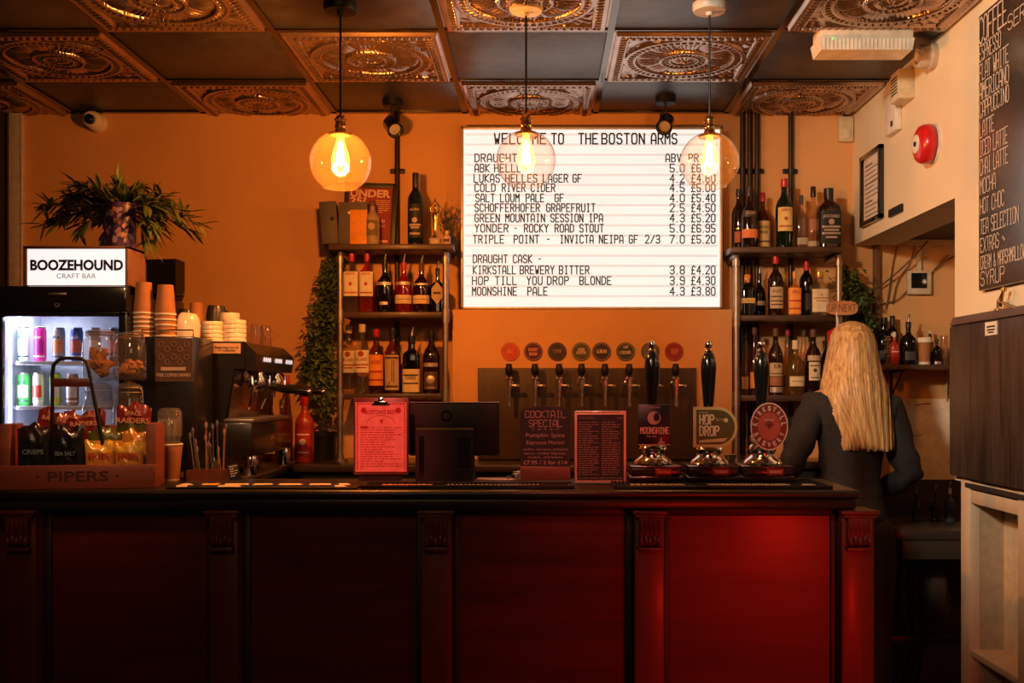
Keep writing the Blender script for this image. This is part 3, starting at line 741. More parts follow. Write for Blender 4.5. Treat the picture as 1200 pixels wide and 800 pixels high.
# ------------------------------------------------------------------ hand pumps
PY = 3.37; s_ = S / PY
def hand_pump(px, label, clip):
    x = XX(px, PY); t = thing('hand_pump', label, 'beer pump', (x, PY, BT + .0125), 0, 'hand pumps on the bar')
    b0 = -.076; b1 = .081
    m = MB().bb(b0 - .006, b1 + .006, -.085, .10, 0, .016, .004); m.bb(b0, b1, -.075, .09, .016, .044, .005); m.bb(b0 - .002, b1 + .002, -.078, .092, .040, .048, .003)
    m.build('base', wood('pump_base', (.016, .005, .004), (.035, .009, .007), .22, .5, 'X', 5), t)
    m = MB().bb(.0, .052, -.0785, -.074, .018, .040, .001)
    m.build('badge', mat('pump_badge', (.30, .018, .015), .35, coat=.3), t)
    m = MB()
    for i in range(5): m.bb(.008 + i * .008, .013 + i * .008, -.0795, -.078, .026, .033)
    m.build('badge_lettering', mat('badge_pale', (.55, .30, .2), .6), t)
    m = MB().lathe([(0, .046), (.060, .048), (.063, .053), (.058, .062), (.044, .072), (.036, .080), (.042, .088), (.045, .098), (.041, .108), (.034, .114), (.040, .120), (.041, .130), (.034, .146), (.018, .156), (0, .158)], 36, c=(0, .0, 0))
    m.build('bell', M_chrome, t)
    m = MB().lathe([(.014, .15), (.013, .18), (.0145, .22), (.020, .28), (.0245, .335), (.0255, .362), (.023, .385), (.016, .405), (.011, .412)], 24, cap=False, c=(-.002, .0, 0)); m.build('handle', M_blackg, t)
    m = MB().lathe([(.0112, .410), (.0135, .414), (.0115, .418), (.008, .422), (.0115, .428), (.0125, .435), (.010, .443), (0, .447)], 18, c=(-.002, 0, 0)); m.build('handle_finial', mat('finial', (.75, .60, .48), .12, 1.), t)
    clip(t)
    return t
def clip_square(t):
    m = MB().bb(-.052, .050, -.056, -.050, .112, .242, .002)
    m.mat(1).disc((-.002, -.0565, .199), .021, 24); m.mat(0).disc((.006, -.0569, .202), .014, 20, rx=.7)
    stroke_text(m.mat(2), 'MOONSHINE', (0, -.0572, .150), .019, .090, .15, align='C', gap=1.7); m.text('Pale Ale', (-.01, -.0572, .138), .006, .03, align='C')
    m.mat(1).bb(.012, .032, -.0572, -.056, .118, .124); m.bb(.018, .023, -.0572, -.056, .124, .137); m.bb(-.05, .048, -.0568, -.056, .113, .116)
    m.text('Abbeydale', (0, -.0572, .231), .005, .035, align='C')
    m.build('pump_clip', [mat('clip_navy', (.014, .010, .022), .35), mat('clip_moon', (.55, .30, .26), .5), mat('clip_letter', (.75, .42, .34), .5)], t)
def clip_round(t):
    def shape(g):
        pts = [(-.058 + g, .106 + g), (.02, .106 + g)]
        for i in range(1, 16):
            a = -pi / 2 + pi * i / 16; pts.append((.02 + (.062 - g) * cos(a), .170 + (.064 - g) * sin(a)))
        return pts + [(.02, .234 - g), (-.058 + g, .234 - g)]
    m = MB().prism(shape(0), -.052, -.046); m.mat(1).prism(shape(.009), -.053, -.051)
    m.mat(2)
    stroke_text(m, 'HOP', (-.038, -.0536, .180), .028, .044, .19, gap=1.8); stroke_text(m, 'DROP', (-.038, -.0536, .144), .028, .060, .19, gap=1.8); m.text('TILL YOU', (.012, -.0536, .190), .008, .03)
    m.text('KIRKBY', (-.04, -.0536, .214), .005, .03); m.disc((.045, -.0535, .192), .007, 12)
    m.mat(0).prism([(-.04, .120), (.04, .124), (.05, .136), (-.04, .128)], -.0535, -.0525)
    m.build('pump_clip', [mat('clip_gold', (.66, .42, .17), .45), mat('clip_green', (.085, .075, .018), .4), mat('clip_cream', (.78, .55, .30), .5)], t)
def clip_oval(t):
    m = MB().lathe([(0, .046), (.058, .046), (.0595, .049), (.058, .052), (0, .052)], 48, ax='-Y', sy=1.28, c=(.012, 0, .172))
    m.mat(1).lathe([(.0595, .050), (.0595, .0535), (.056, .0535), (.056, .050)], 48, ax='-Y', sy=1.28, c=(.012, 0, .172), cap=False)
    m.mat(2).lathe([(0, .0525), (.036, .0525), (.036, .0532), (0, .0532)], 40, ax='-Y', sy=1.25, c=(.012, 0, .172))
    m.mat(1)
    def arc(s, a0, a1, up):
        for i, ch in enumerate(s):
            a = a0 + (a1 - a0) * i / (len(s) - 1)
            px_, pz = .012 + .046 * cos(a), .172 + .046 * 1.25 * sin(a)
            rot = a - pi / 2 if up else a + pi / 2
            u = Vector((cos(rot), 0, sin(rot))); v = Vector((-sin(rot), 0, cos(rot)))
            m.text(ch, Vector((px_, -.0538, pz)) - v * .007, .0145, .0105 if ch not in 'I' else .003, u=u, v=v, off=.05, align='C')
    arc('KIRKSTALL', R_(172), R_(8), True); arc('BREWERY', R_(206), R_(334), False)
    m.text('PALE ALE', (.012, -.0538, .190), .006, .03, align='C', off=.02); m.text('3.8%', (.012, -.0538, .172), .006, .018, align='C')
    m.mat(0).lathe([(0, .0531), (.016, .0531), (.012, .0538), (0, .0538)], 4, ax='-Y', c=(.012, 0, .178))
    m.build('pump_clip', [mat('clip_red', (.17, .018, .014), .4), mat('clip_cream2', (.62, .34, .24), .5), mat('clip_red2', (.40, .06, .035), .4)], t)
hand_pump(765, 'black handled hand pump with the square navy clip showing a moon', clip_square)
hand_pump(831, 'black handled hand pump with the green and cream clip rounded at one end', clip_round)
hand_pump(893, 'black handled hand pump with the oval red clip ringed with lettering', clip_oval)

# ------------------------------------------------------------------ signs on the bar
YM = 3.36
def lines(m, y, x0, x1, z0, z1, n, seed, h=.0022):
    rr = random.Random(seed)
    for i in range(n):
        z = z1 + (z0 - z1) * i / (n - 1); x = x0
        full = rr.choice([1, 1, .8, .55])
        while x < x0 + (x1 - x0) * full:
            wv = rr.uniform(.006, .022); m.bb(x, min(x + wv, x1), y - .0004, y, z, z + h); x += wv + .003
# red clipboard menu
xa, za = XZ(415, 566, 3.33); xb, zb = XZ(479, 468, 3.33); wx = xb - xa; hz = .245
t = thing('clipboard_menu', 'clipboard on a stand with a pink paper menu, left of the till', 'menu', ((xa + xb) / 2, 3.32, BT + .0125))
rz_ = .018
MB().bb(-wx / 2, wx / 2, 0, .006, rz_, rz_ + hz, .002).build('board', wood('clip_board', (.10, .02, .014), (.16, .04, .025), .4, .2, 'Z'), t)
m = MB().bb(-wx / 2 + .006, wx / 2 - .006, -.0012, 0, rz_ + .010, rz_ + hz - .014)
m.mat(1)
hw = wx / 2 - .010
for k in range(26):
    z = rz_ + .016 + k * .0082
    for sgn in (-1, 1): m.prism([(sgn * hw, z), (sgn * (hw - .006), z + .004), (sgn * hw, z + .0075)], -.0018, -.0010)
for k in range(18):
    x = -hw + .006 + k * (2 * hw - .012) / 17
    m.prism([(x - .0035, rz_ + hz - .017), (x + .0035, rz_ + hz - .017), (x, rz_ + hz - .023)], -.0018, -.0010)
m.text("BOSTON'S BEST", (0, -.0020, rz_ + hz - .052), .013, .10, align='C', off=.03)
m.tube([(.045 * cos(a), -.0014, rz_ + hz - .082 + .026 * sin(a)) for a in [pi * i / 14 for i in range(15)]], .0009, 5)
m.prism([(-.006, rz_ + hz - .072), (.008, rz_ + hz - .066), (.004, rz_ + hz - .084)], -.0018, -.0010)
for q in (-1, 1): m.lathe([(0, .0010), (.010, .0010), (.010, .0019), (0, .0019)], 6, ax='-Y', c=(q * .055, 0, rz_ + hz - .040))
m.bb(-hw + .012, -hw + .036, -.002, -.001, rz_ + hz - .098, rz_ + hz - .090)
lines(m, -.0012, -hw + .012, hw - .012, rz_ + .026, rz_ + hz - .096, 17, 4, .0026)
m.text('£7', (-hw + .012, -.002, rz_ + .018), .010, .012, off=.02)
m.build('menu_sheet', [mat('pink_paper', (.80, .36, .30), .75), mat('red_ink', (.42, .02, .02), .7)], t)
m = MB().bb(-.022, .022, -.008, .002, rz_ + hz - .020, rz_ + hz - .010, .002); m.lathe([(0, 0), (.009, 0), (.008, .006), (0, .008)], 14, ax='-Y', c=(0, 0, rz_ + hz - .006)); m.bb(-.028, .028, -.004, .0, rz_ + hz - .024, rz_ + hz - .018, .001)
m.build('clip', M_chrome, t)
m = MB().bb(-wx / 2 + .02, wx / 2 - .025, -.02, .055, 0, .006, .001); m.bb(-wx / 2 + .02, wx / 2 - .025, .005, .012, 0, .06, .001); m.bb(-wx / 2 + .02, wx / 2 - .025, -.021, -.018, 0, .014)
m.build('stand', M_pipe, t)

# till
t = thing('till_terminal', 'black touch screen till seen from behind on the bar', 'till', (XX(530, 3.43), 3.43, BT))
x0 = XX(478, 3.43) - XX(530, 3.43); x1 = XX(585, 3.43) - XX(530, 3.43); z1 = ZZ(471, 3.43) - BT; z0 = ZZ(534, 3.43) - BT
MB().bb(x0, x1, 0, .028, z0, z1, .010, 3).build('screen_housing', M_black, t)
MB().bb(x0, x1, .001, .027, z1 - .004, z1 + .0005, .002).build('screen_edge', mat('till_edge', (.20, .17, .16), .3, .6), t)
xb0 = XX(488, 3.43) - XX(530, 3.43); xb1 = XX(555, 3.43) - XX(530, 3.43)
m = MB().prism([(-.028, 0), (.09, 0), (.09, .03), (.028, z0 + .02), (.0, ZZ(501, 3.43) - BT), (-.022, ZZ(503, 3.43) - BT)], xb0, xb1, 'YZ'); m.build('stand_body', mat('till_stand', (.009, .008, .008), .5, spec=.3), t)
m = MB()
for k in range(11): m.bb(xb1 - .052, xb1 - .008, -.0295, -.026, .05 + k * .009, .054 + k * .009)
m.bb(xb0 + .012, xb0 + .028, -.0285, -.02, .02, .15); m.build('vent', M_blackg, t)
MB().lathe([(.018, 0), (.018, .004), (.013, .004), (.013, 0)], 20, ax='-Y', c=(XX(523, 3.43) - XX(530, 3.43), 0, ZZ(487, 3.43) - BT), cap=False).build('emblem', M_blackg, t)

# chalk sign
xm = XX(639, YM); hx = (XX(668, YM) - XX(610, YM)) / 2
t = thing('cocktail_sign', 'small arched chalkboard reading COCKTAIL SPECIAL in a wooden foot', 'chalkboard sign', (xm, YM - .03, BT + .0125))
zt = .235
pts = [(-hx, .03), (hx, .03), (hx, zt - .02)] + [(hx * cos(a), zt - .02 + .020 * sin(a)) for a in [pi * i / 12 for i in range(1, 12)]] + [(-hx, zt - .02)]
MB().prism(pts, 0, .006).build('board', mat('slate', (.022, .017, .018), .6, var=.3), t)
MB().bb(-hx, hx, -.018, .022, 0, .045, .003).build('foot', wood('sign_foot', (.16, .045, .025), (.24, .075, .04), .5, .1, 'X'), t)
m = MB()
stroke_text(m, 'COCKTAIL', (0, -.001, .200), .021, hx * 1.6, .11, align='C', gap=1.4); stroke_text(m, 'SPECIAL', (0, -.001, .171), .021, hx * 1.3, .11, align='C', gap=1.4)
m.text('* + * + *', (0, -.001, .158), .008, hx * 1.1, align='C')
m.text('Pumpkin Spice', (0, -.001, .138), .013, hx * 1.55, align='C'); m.text('Espresso Martini', (0, -.001, .115), .012, hx * 1.5, align='C')
m.text('vodka, espresso, pumpkin', (0, -.001, .096), .0065, hx * 1.8, align='C'); m.text('spice, coffee liqueur,', (0, -.001, .083), .0065, hx * 1.7, align='C'); m.text('cream, cinnamon', (0, -.001, .071), .0065, hx * 1.4, align='C')
m.text('£7.95 / 2 for £14', (0, -.001, .051), .012, hx * 1.75, align='C', off=.008)
m.build('chalk_writing', mat('chalk_pink', (.55, .36, .30), .9), t)

# framed drinks menu
xm = XX(703, YM); hx = (XX(733, YM) - XX(673, YM)) / 2; zt = .232
t = thing('menu_holder', 'upright printed drinks menu in a pale copper frame', 'menu', (xm, YM - .03, BT))
MB().bb(-hx, hx, 0, .008, .004, zt, .002).build('frame', mat('copper_frame', (.78, .46, .36), .5, .1), t)
MB().bb(-hx, hx, -.001, .009, zt - .004, zt + .0015, .001).build('frame_edge', mat('frame_top', (.80, .62, .50), .25, .8), t)
m = MB().bb(-hx + .008, hx - .008, -.0012, 0, .013, zt - .010)
m.mat(1)
m.text('COCKTAILS', (-hx + .012, -.002, zt - .024), .008, .05); m.text('MENU', (hx - .03, -.002, zt - .024), .006, .018)
lines(m, -.0012, -hx + .012, -.006, .030, zt - .036, 24, 8, .0024); lines(m, -.0012, .004, hx - .02, .030, zt - .036, 24, 9, .0024)
m.text('ALL OUR SPIRITS ARE HOUSE POURS', (0, -.002, .017), .005, hx * 1.7, align='C', off=.02)
m.build('menu_sheet', [mat('menu_black', (.018, .012, .012), .5), mat('menu_print', (.34, .20, .15), .8)], t)
MB().bb(-hx, hx, -.02, .04, 0, .005, .001).build('foot', M_glass, t)

# corkscrew, receipt and jigger behind the signs
m = MB()
for k in range(26):
    pass
pts = [(.0 + .012 * cos(k * .9), .010 * sin(k * .9), .006 + .0011 * k) for k in range(22)]
m.tube(pts, .003, 6); m.tube([(-.03, 0, .008), (-.01, .01, .012), (.02, -.005, .018), (.045, .005, .012)], .004, 8); m.tube([(.0, 0, .01), (.02, .015, .03), (.04, .01, .034)], .0035, 8)
solo(m, 'waiters_corkscrew', M_chrome, 'shiny corkscrew lying on the bar left of the cocktail sign', 'corkscrew', (XX(604, 3.47), 3.47, BT))
solo(MB().bb(-.075, .075, -.03, .035, 0, .004, .001), 'service_tray', mat('tray_steel', (.5, .42, .36), .3, .8), 'flat steel tray on the bar between till and cocktail sign', 'tray', (XX(585, 3.50), 3.50, BT))
solo(MB().lathe([(0, .004), (.017, .004), (.019, 0), (.011, .028), (.010, .034), (.021, .082), (.0195, .082), (.008, .036)], 24, cap=False), 'jigger', M_steel, 'steel spirit measure standing behind the second and third hand pumps', 'jigger', (XX(856, 3.53), 3.53, BT))

# ------------------------------------------------------------------ crisps crate
YC = 3.20; xa = XX(10, YC); xb = XX(182, YC); wx = (xb - xa) / 2; dp = .13
M_crate = wood('crate_wood', (.16, .030, .014), (.27, .060, .028), .55, .05, 'X', 5)
M_crates = wood('crate_side_wood', (.16, .030, .014), (.27, .060, .028), .55, .05, 'Y', 5)
crate = thing('snack_crate', 'red-brown wooden snack crate with dark lettering on the left of the bar', 'crate', ((xa + xb) / 2, YC, BT), R_(9))
CO = Matrix.Translation((XX(182, YC) - wx * cos(R_(9)), YC - wx * sin(R_(9)) * 1.0, BT)); crate.location = CO.translation
MB().bb(-wx, wx, 0, .014, .0, .072, .003).build('front_board', M_crate, crate)
MB().bb(-wx, wx, dp, dp + .014, .0, .190, .003).build('back_board', M_crate, crate)
for sgn in (-1, 1): MB().bb(sgn * wx, sgn * (wx - .030), .010, dp + .002, .0, .198, .003).build('side_board', M_crates, crate)
MB().bb(-wx + .01, wx - .01, .01, dp, 0, .012).build('bottom_board', M_crate, crate)
MB().text('· PIPERS ·', (0, -.001, .024), .030, .24, align='C', off=.02).build('lettering', mat('crate_ink', (.045, .010, .008), .6), crate)
# bent tube handle rising behind the bags
m = MB(); xl = XX(73, YC + .06) - crate.location.x; xr = XX(129, YC + .06) - crate.location.x; xt = XX(112, YC + .06) - crate.location.x
zt = ZZ(420, YC + .06) - BT; zb = .04
cur = [(xl, .062, zb), (xl, .062, zt - .05), (xl + .004, .062, zt - .02), (xl + .022, .062, zt - .003), (xl + .04, .062, zt), (xt - .022, .062, zt), (xt - .004, .062, zt - .012), (xt + .003, .062, zt - .04), (xr + .015, .062, zb)]
m.tube(cur, .0058, 10); m.build('tube_handle', M_black, crate)
MB().bb(xl, xt + .007, .056, .068, zt - .088, zt - .062, .002).build('handle_plate', mat('plate_red', (.08, .012, .010), .4), crate)

def bag(x, y, z, wd, ht, th, rz, tilt, cols, label, name='crisp_packet', seed=0, txt=None, roll=0., grp='crisp packets in the snack crate'):
    rr = random.Random(seed); t = thing(name, label, 'crisp packet', crate.matrix_basis @ Vector((x, y, z)), rz + R_(9), grp)
    NX, NZ = 18, 18; vs = []; fs = []
    for side in (-1, 1):
        for j in range(NZ + 1):
            for i in range(NX + 1):
                u = -1 + 2 * i / NX; v = -1 + 2 * j / NZ
                puff = max(0, (1 - abs(u) ** 2.2)) ** .6 * max(0, (1 - abs(v) ** 3.0)) ** .6
                wr = .10 * sin(u * 9 + seed + v * 5) * puff + .08 * sin(v * 13 + u * 4 + seed * 2) * puff
                xx = u * wd / 2 * (1 - .05 * (1 - abs(v)) ** 2 * 0 - .06 * (1 - v * v)); 
                zz = (v + 1) / 2 * ht; yy = side * th / 2 * (puff + wr)
                if abs(v) > .9: yy += .004 * sin(i * 2.2 + seed)
                if v > .6: zz += (v - .6) * (.020 * sin(u * 4.2 + seed * 1.7) + .010 * sin(u * 9 + seed))
                vs.append((xx, yy, zz))
    M1 = (NX + 1) * (NZ + 1)
    m = MB(); mi = []
    fl = []
    for s2 in (0, 1):
        for j in range(NZ):
            for i in range(NX):
                a = s2 * M1 + j * (NX + 1) + i
                f = (a, a + 1, a + NX + 2, a + NX + 1)
                fl.append((f if s2 == 0 else f[::-1], (1 if j >= NZ - 4 and len(cols) > 1 else 0)))
    m.v = vs
    for f, k in fl: m.f.append(f); m.m.append(k)
    o = m.build('bag', cols[:2] if len(cols) > 1 else cols, t, 60); o.rotation_euler = (tilt, roll, 0)
    if txt:
        m = MB()
        for s, zz, hh, ww in txt: m.text(s, (0, -th / 2 * .98 - .004, zz * ht), hh, ww, align='C', off=.02)
        q = m.build('print', cols[-1], t); q.rotation_euler = (tilt, roll, 0)
    return t
foil_k = mat('foil_black', (.012, .014, .018), .22, .3, coat=.5); foil_k2 = mat('foil_dark', (.025, .012, .012), .25, .3, coat=.5)
foil_o = mat('foil_orange', (.62, .25, .045), .28, .2, coat=.5); foil_r = mat('foil_red', (.24, .020, .018), .28, .2, coat=.5)
foil_g = mat('foil_green', (.10, .09, .015), .3, .2, coat=.4); foil_y = mat('foil_yellow', (.75, .42, .05), .3, .1, coat=.4)
ink_o = mat('print_orange', (.75, .32, .16), .6); ink_r = mat('print_red', (.45, .03, .015), .6); ink_g = mat('print_steel', (.16, .20, .24), .5)
cx_ = lambda px, dummy=0: (px - 96) / 172 * 2 * wx
zf = .013
bag(cx_(45), .036, zf, .100, .180, .036, .05, .02, [foil_k, foil_k2, ink_g], 'black crisp packet at the far left end of the crate', seed=1, txt=[('CRISPS', .52, .014, .06)])
bag(cx_(81), .037, zf, .100, .178, .036, -.03, .02, [foil_k, foil_k2, ink_g], 'black crisp packet second from the left in the crate', seed=2, txt=[('SEA SALT', .5, .012, .06)])
bag(cx_(117), .036, zf, .088, .125, .034, .03, .02, [foil_o, foil_y, ink_r], 'orange crisp packet in the middle of the crate', seed=3, txt=[('FRIES', .62, .016, .06), ('salted', .42, .008, .04)])
bag(cx_(150), .036, zf, .088, .125, .034, -.03, .02, [foil_o, foil_y, ink_r], 'orange crisp packet with red print at the right end of the crate', seed=4, txt=[('FRIES', .62, .016, .06), ('bacon', .42, .008, .04)])
bag(cx_(120), .074, zf, .110, .168, .028, .02, .0, [foil_y, foil_g, ink_r], 'green topped yellow crisp packet behind the orange ones', seed=5)
bag(cx_(152), .074, zf, .080, .160, .028, -.03, .0, [foil_y, foil_o, ink_r], 'yellow crisp packet standing behind the right orange packet', seed=9)
bag(cx_(48), .106, zf, .105, .226, .028, .05, .0, [foil_r, foil_r, ink_o], 'crumpled red crisp packet sticking up at the left behind black packets', seed=6, roll=.16, txt=[('RAIDERS', .86, .014, .07)])
bag(cx_(97), .108, zf, .125, .220, .028, -.03, .0, [foil_r, foil_r, ink_o], 'red crisp packet sticking up between the handle legs', seed=7, roll=-.05, txt=[('PICKLED ONION', .92, .008, .09), ('RAIDERS', .80, .014, .08)])
bag(cx_(147), .107, zf, .106, .242, .030, .03, .0, [foil_g, foil_r, ink_o], 'red and green crisp packet sticking up tallest at the right', seed=8, roll=.03, txt=[('SPACE', .86, .013, .05), ('RAIDERS', .76, .016, .10)])

# ------------------------------------------------------------------ cups and cutlery right of the crate
YU = 3.47
x = XX(199, YU)
t = thing('paper_cup', 'brown paper cup holding black stirrers, right of the snack crate', 'cup', (x, YU, BT))
MB().lathe([(0, .006), (.027, .006), (.029, 0), (.030, 0), (.041, .118), (.0385, .118), (.028, .01), (0, .01)], 28, cap=False).build('cup_wall', mat('paper_cup_red', (.50, .19, .085), .6), t)
MB().lathe([(.0395, .117), (.042, .117), (.043, .120), (.041, .123), (.039, .121)], 28, cap=False).build('rim', M_cupw, t)
MB().lathe([(.0292, .0), (.0302, .0), (.0306, .006), (.0296, .006)], 28, cap=False).build('base_rim', M_cupw, t)
m = MB(); random.seed(2)
for k in range(9):
    a = random.uniform(0, 6.28); m.tube([(.01 * cos(a), .01 * sin(a), .012), (.032 * cos(a), .030 * sin(a), .165 + random.uniform(0, .03))], [.003, .004], 6)
m.build('stirrer', M_black, t)
t = thing('plastic_cup_stack', 'stack of clear plastic cups standing in the brown paper cup', 'cups', (x, YU, BT + .012))
m = MB()
for k in range(7): m.lathe([(.024, .012 * k), (.0345, .115 + .012 * k), (.036, .117 + .012 * k), (.036, .120 + .012 * k)], 24, cap=False)
m.lathe([(.040, .135), (.039, .215), (.030, .228), (0, .230)], 28, cap=False); m.build('cup', glass('plastic_cup', (.93, .90, .86), 1.1, body=.10, bodyc=(.8, .7, .6)), t)
x = XX(243, 3.49)
t = thing('cutlery_caddy', 'low copper caddy full of spoons and stirrers beside the paper cup', 'cutlery holder', (x, 3.49, BT))
m = MB()
for sgn in (-1, 1): m.bb(-.055, .055, sgn * .045 - .002, sgn * .045 + .002, 0, .035); m.bb(sgn * .055 - .002, sgn * .055 + .002, -.045, .045, 0, .035)
m.bb(-.055, .055, -.045, .045, 0, .004); m.build('tray', mat('copper', (.55, .20, .10), .3, .9), t)
random.seed(11)
for k in range(14):
    bx = random.uniform(-.045, .045); by = random.uniform(-.03, .03); ln = random.uniform(.10, .19); dx = random.uniform(-.02, .02)
    m = MB().tube([(bx, by, .006), (bx + dx, by, ln)], [.002, .0018], 6)
    m.lathe([(0, -.016), (.0045, -.006), (.005, .004), (0, .014)], 10, sy=.3, c=(bx + dx, by, ln)); m.build('spoon', M_steel if k % 4 else mat('wood_stirrer', (.45, .20, .09), .6), t)
t = thing('menu_card', 'small black card on a stand before the coffee machine', 'card', (XX(276, 3.50), 3.50, BT), .2)
o = MB().bb(-.018, .018, 0, .003, 0, .052, .001).build('card', M_black, t); o.rotation_euler = (-.15, -.22, 0)
m = MB(); lines(m, -.0005, -.013, .013, .012, .044, 5, 3, .003); o = m.build('print', M_chalk, t); o.rotation_euler = (-.15, -.22, 0)
MB().bb(-.02, .02, -.008, .02, 0, .004).build('foot', M_black, t)
# ------------------------------------------------------------------ drinks fridge with lit sign and potted plant on it
FY = 3.56
fx0 = XX(-12, FY); fx1 = XX(149.5, FY); fcx = (fx0 + fx1) / 2; fw = (fx1 - fx0) / 2; fh = ZZ(335, FY) - LC
t = thing('drinks_fridge', 'black glass fronted counter fridge full of cans at the left of the bar', 'fridge', (fcx, FY, LC))
zh = ZZ(368, FY) - LC
m = MB().bb(-fw, -fw + .03, .02, .32, 0, fh, .003); m.bb(fw - .03, fw, .02, .32, 0, fh, .003); m.bb(-fw, fw, .30, .33, 0, fh, .003); m.bb(-fw, fw, .02, .32, fh - .03, fh, .003); m.bb(-fw, fw, .02, .32, 0, .05, .003)
m.build('cabinet', M_black, t)
m = MB().bb(-fw + .03, fw - .03, .295, .30, .05, zh + .04); m.bb(-fw + .03, -fw + .034, .03, .30, .05, zh + .04); m.bb(fw - .034, fw - .03, .03, .30, .05, zh + .04); m.bb(-fw + .03, fw - .03, .03, .30, zh + .035, zh + .04); m.bb(-fw + .03, fw - .03, .03, .30, .046, .05)
m.build('liner', mat('fridge_liner', (.70, .72, .80), .5), t)
m = MB().bb(-fw, fw, -.01, .03, zh + .01, fh, .008); h = m.build('header', M_blackg, t)
MB().bb(-.03, .03, -.0115, -.010, fh - .032, fh - .024, .002).build('header_badge', M_steel, h)
m = MB().lathe([(.008, .010), (.008, .014), (.005, .014), (.005, .010)], 16, ax='-Y', c=(0, 0, zh + .03), cap=False); m.build('lock', M_steel, h)
m = MB().bb(-fw, -fw + .045, -.005, .02, 0, zh + .01, .004); m.bb(fw - .03, fw, -.005, .02, 0, zh + .01, .004); m.bb(-fw, fw, -.005, .02, 0, .045, .004); m.bb(-fw, fw, -.005, .02, zh - .008, zh + .01, .004)
df = m.build('door_frame', M_blackg, t)
MB().bb(-fw + .045, fw - .03, .004, .009, .045, zh - .008).build('door_glass', M_glass, df)
MB().bb(-fw + .046, -fw + .052, .028, .05, .06, zh - .01, .002).build('led_strip', glow('fridge_led', (.62, .62, 1.0), 2.5), t)
s1 = ZZ(423.5, 3.66) - LC; s2 = ZZ(475.5, 3.66) - LC
for z in (s1, s2): MB().bb(-fw + .032, fw - .032, .05, .28, z - .012, z, .002).build('shelf', mat('fridge_shelf', (.75, .75, .8), .25, trans=.3), t)
light('fridge_light', 'AREA', (-fw + .10, .12, zh + .02), .8, (.72, .78, 1.0), .08, parent=t, sy=.2)
light('fridge_side_light', 'AREA', (-fw + .06, .06, .34), 1.5, (.68, .72, 1.0), .03, parent=t, sy=.4).rotation_euler = (pi / 2, 0, -R_(60))
def can(px, wpx, ptop, pbot, cols, label, y=3.675, txt=None):
    zb = LC + (s1 if pbot < 430 else s2); r = wpx / 2 * y / S; ht = ZZ(ptop, y) - zb
    t = thing('drinks_can', label, 'can', (XX(px, y), y, zb + .001), 0, 'cans in the drinks fridge')
    MB().lathe([(r * .78, 0), (r * .9, .004), (r, .012), (r, ht - .016), (r * .86, ht - .005)], 20, cap=False).build('body', cols[0], t)
    MB().lathe([(r * .86, ht - .006), (r * .88, ht - .001), (r * .80, ht), (r * .76, ht - .004), (0, ht - .004)], 20, cap=False).build('lid', M_steel, t)
    m = MB(); m.patch(r * 1.015, ht * .25, ht * .62, 1.1)
    if len(cols) > 2: m.mat(1)
    if txt: m.text(txt, (0, 0, ht * .66), .010, r * 1.3, bend=(r * 1.02, 2), align='C', off=.02)
    m.patch(r * 1.02, ht * .12, ht * .16, 1.2)
    m.build('print', cols[1:], t)
C = lambda n, c: mat('can_' + n, c, .3, .1)
can(28, 13.5, 383, 423, [C('mint', (.45, .75, .62)), C('white', (.8, .8, .8)), C('ink', (.02, .05, .06))], 'pale mint can, first on the upper fridge shelf', txt='PALE')
can(47, 14, 383, 423, [C('pink', (.75, .03, .30)), C('pinkd', (.45, .02, .25)), C('white', (.8, .8, .8))], 'bright pink can on the upper fridge shelf', txt='sour')
can(69, 14, 384, 423, [C('greyp', (.40, .38, .42)), C('orange', (.62, .25, .10)), C('ink', (.02, .05, .06))], 'grey can with orange patches on the upper fridge shelf', txt='IPA')
can(90, 14, 384, 423, [C('blue', (.06, .12, .45)), C('rust', (.50, .12, .09)), C('white', (.8, .8, .8))], 'blue and red can on the upper fridge shelf beside the jars', txt='LAGER')
can(111, 13, 384, 423, [C('greyp', (.40, .38, .42)), C('white', (.8, .8, .8))], 'grey can seen through the left glass jar')
can(134, 13, 384, 423, [C('dark', (.06, .05, .06)), C('rust', (.50, .12, .09))], 'dark can behind the right glass jar')
can(28, 14, 437, 475, [C('green', (.05, .42, .06)), C('white', (.8, .8, .8)), C('ink', (.02, .05, .06))], 'green and white can on the middle fridge shelf', txt='CIDER')
can(45, 12, 437, 475, [C('pale', (.62, .60, .58)), C('rust2', (.62, .08, .05)), C('white', (.8, .8, .8))], 'white and red can on the middle fridge shelf', txt='COLA')
can(65, 12, 437, 475, [C('lime', (.45, .60, .05)), C('pale', (.62, .60, .58)), C('orange', (.62, .25, .10))], 'lime yellow can on the middle fridge shelf', txt='FIZZ')
can(85, 14, 438, 475, [C('tan', (.30, .17, .11)), C('pale', (.62, .60, .58)), C('white', (.8, .8, .8))], 'brown can on the middle fridge shelf behind the handle', txt='STOUT')
# lit sign
SY = 3.60
sx0, sz0 = XZ(27, 336, SY); sx1, sz1 = XZ(150, 288, SY); sz0 = LC + fh + .001
t = thing('lit_sign', 'lit white sign with bold black lettering in a brown box on the fridge', 'sign', ((sx0 + sx1) / 2, SY, sz0)); hw = (sx1 - sx0) / 2; hz = sz1 - sz0
m = MB()
for a in ((-hw, hw, 0, .006), (-hw, hw, hz - .010, hz), (-hw, -hw + .013, 0, hz), (hw - .010, hw, 0, hz)): m.bb(a[0], a[1], 0, .17, a[2], a[3], .001)
m.bb(-hw, hw, .16, .17, 0, hz); m.build('box', wood('sign_box', (.20, .09, .045), (.30, .14, .07), .5, .1, 'X'), t)
MB().bb(-hw + .013, hw - .010, .004, .010, .006, hz - .010).build('lit_face', mat('sign_face', (.8, .8, .8), .4, emit=(.98, .96, .97), es=.9, var=.02), t)
m = MB(); m.text('BOOZEHOUND', (XX(35, SY) - t.location.x, .002, ZZ(316, SY) - sz0), .034, XX(144, SY) - XX(35, SY), off=.042)
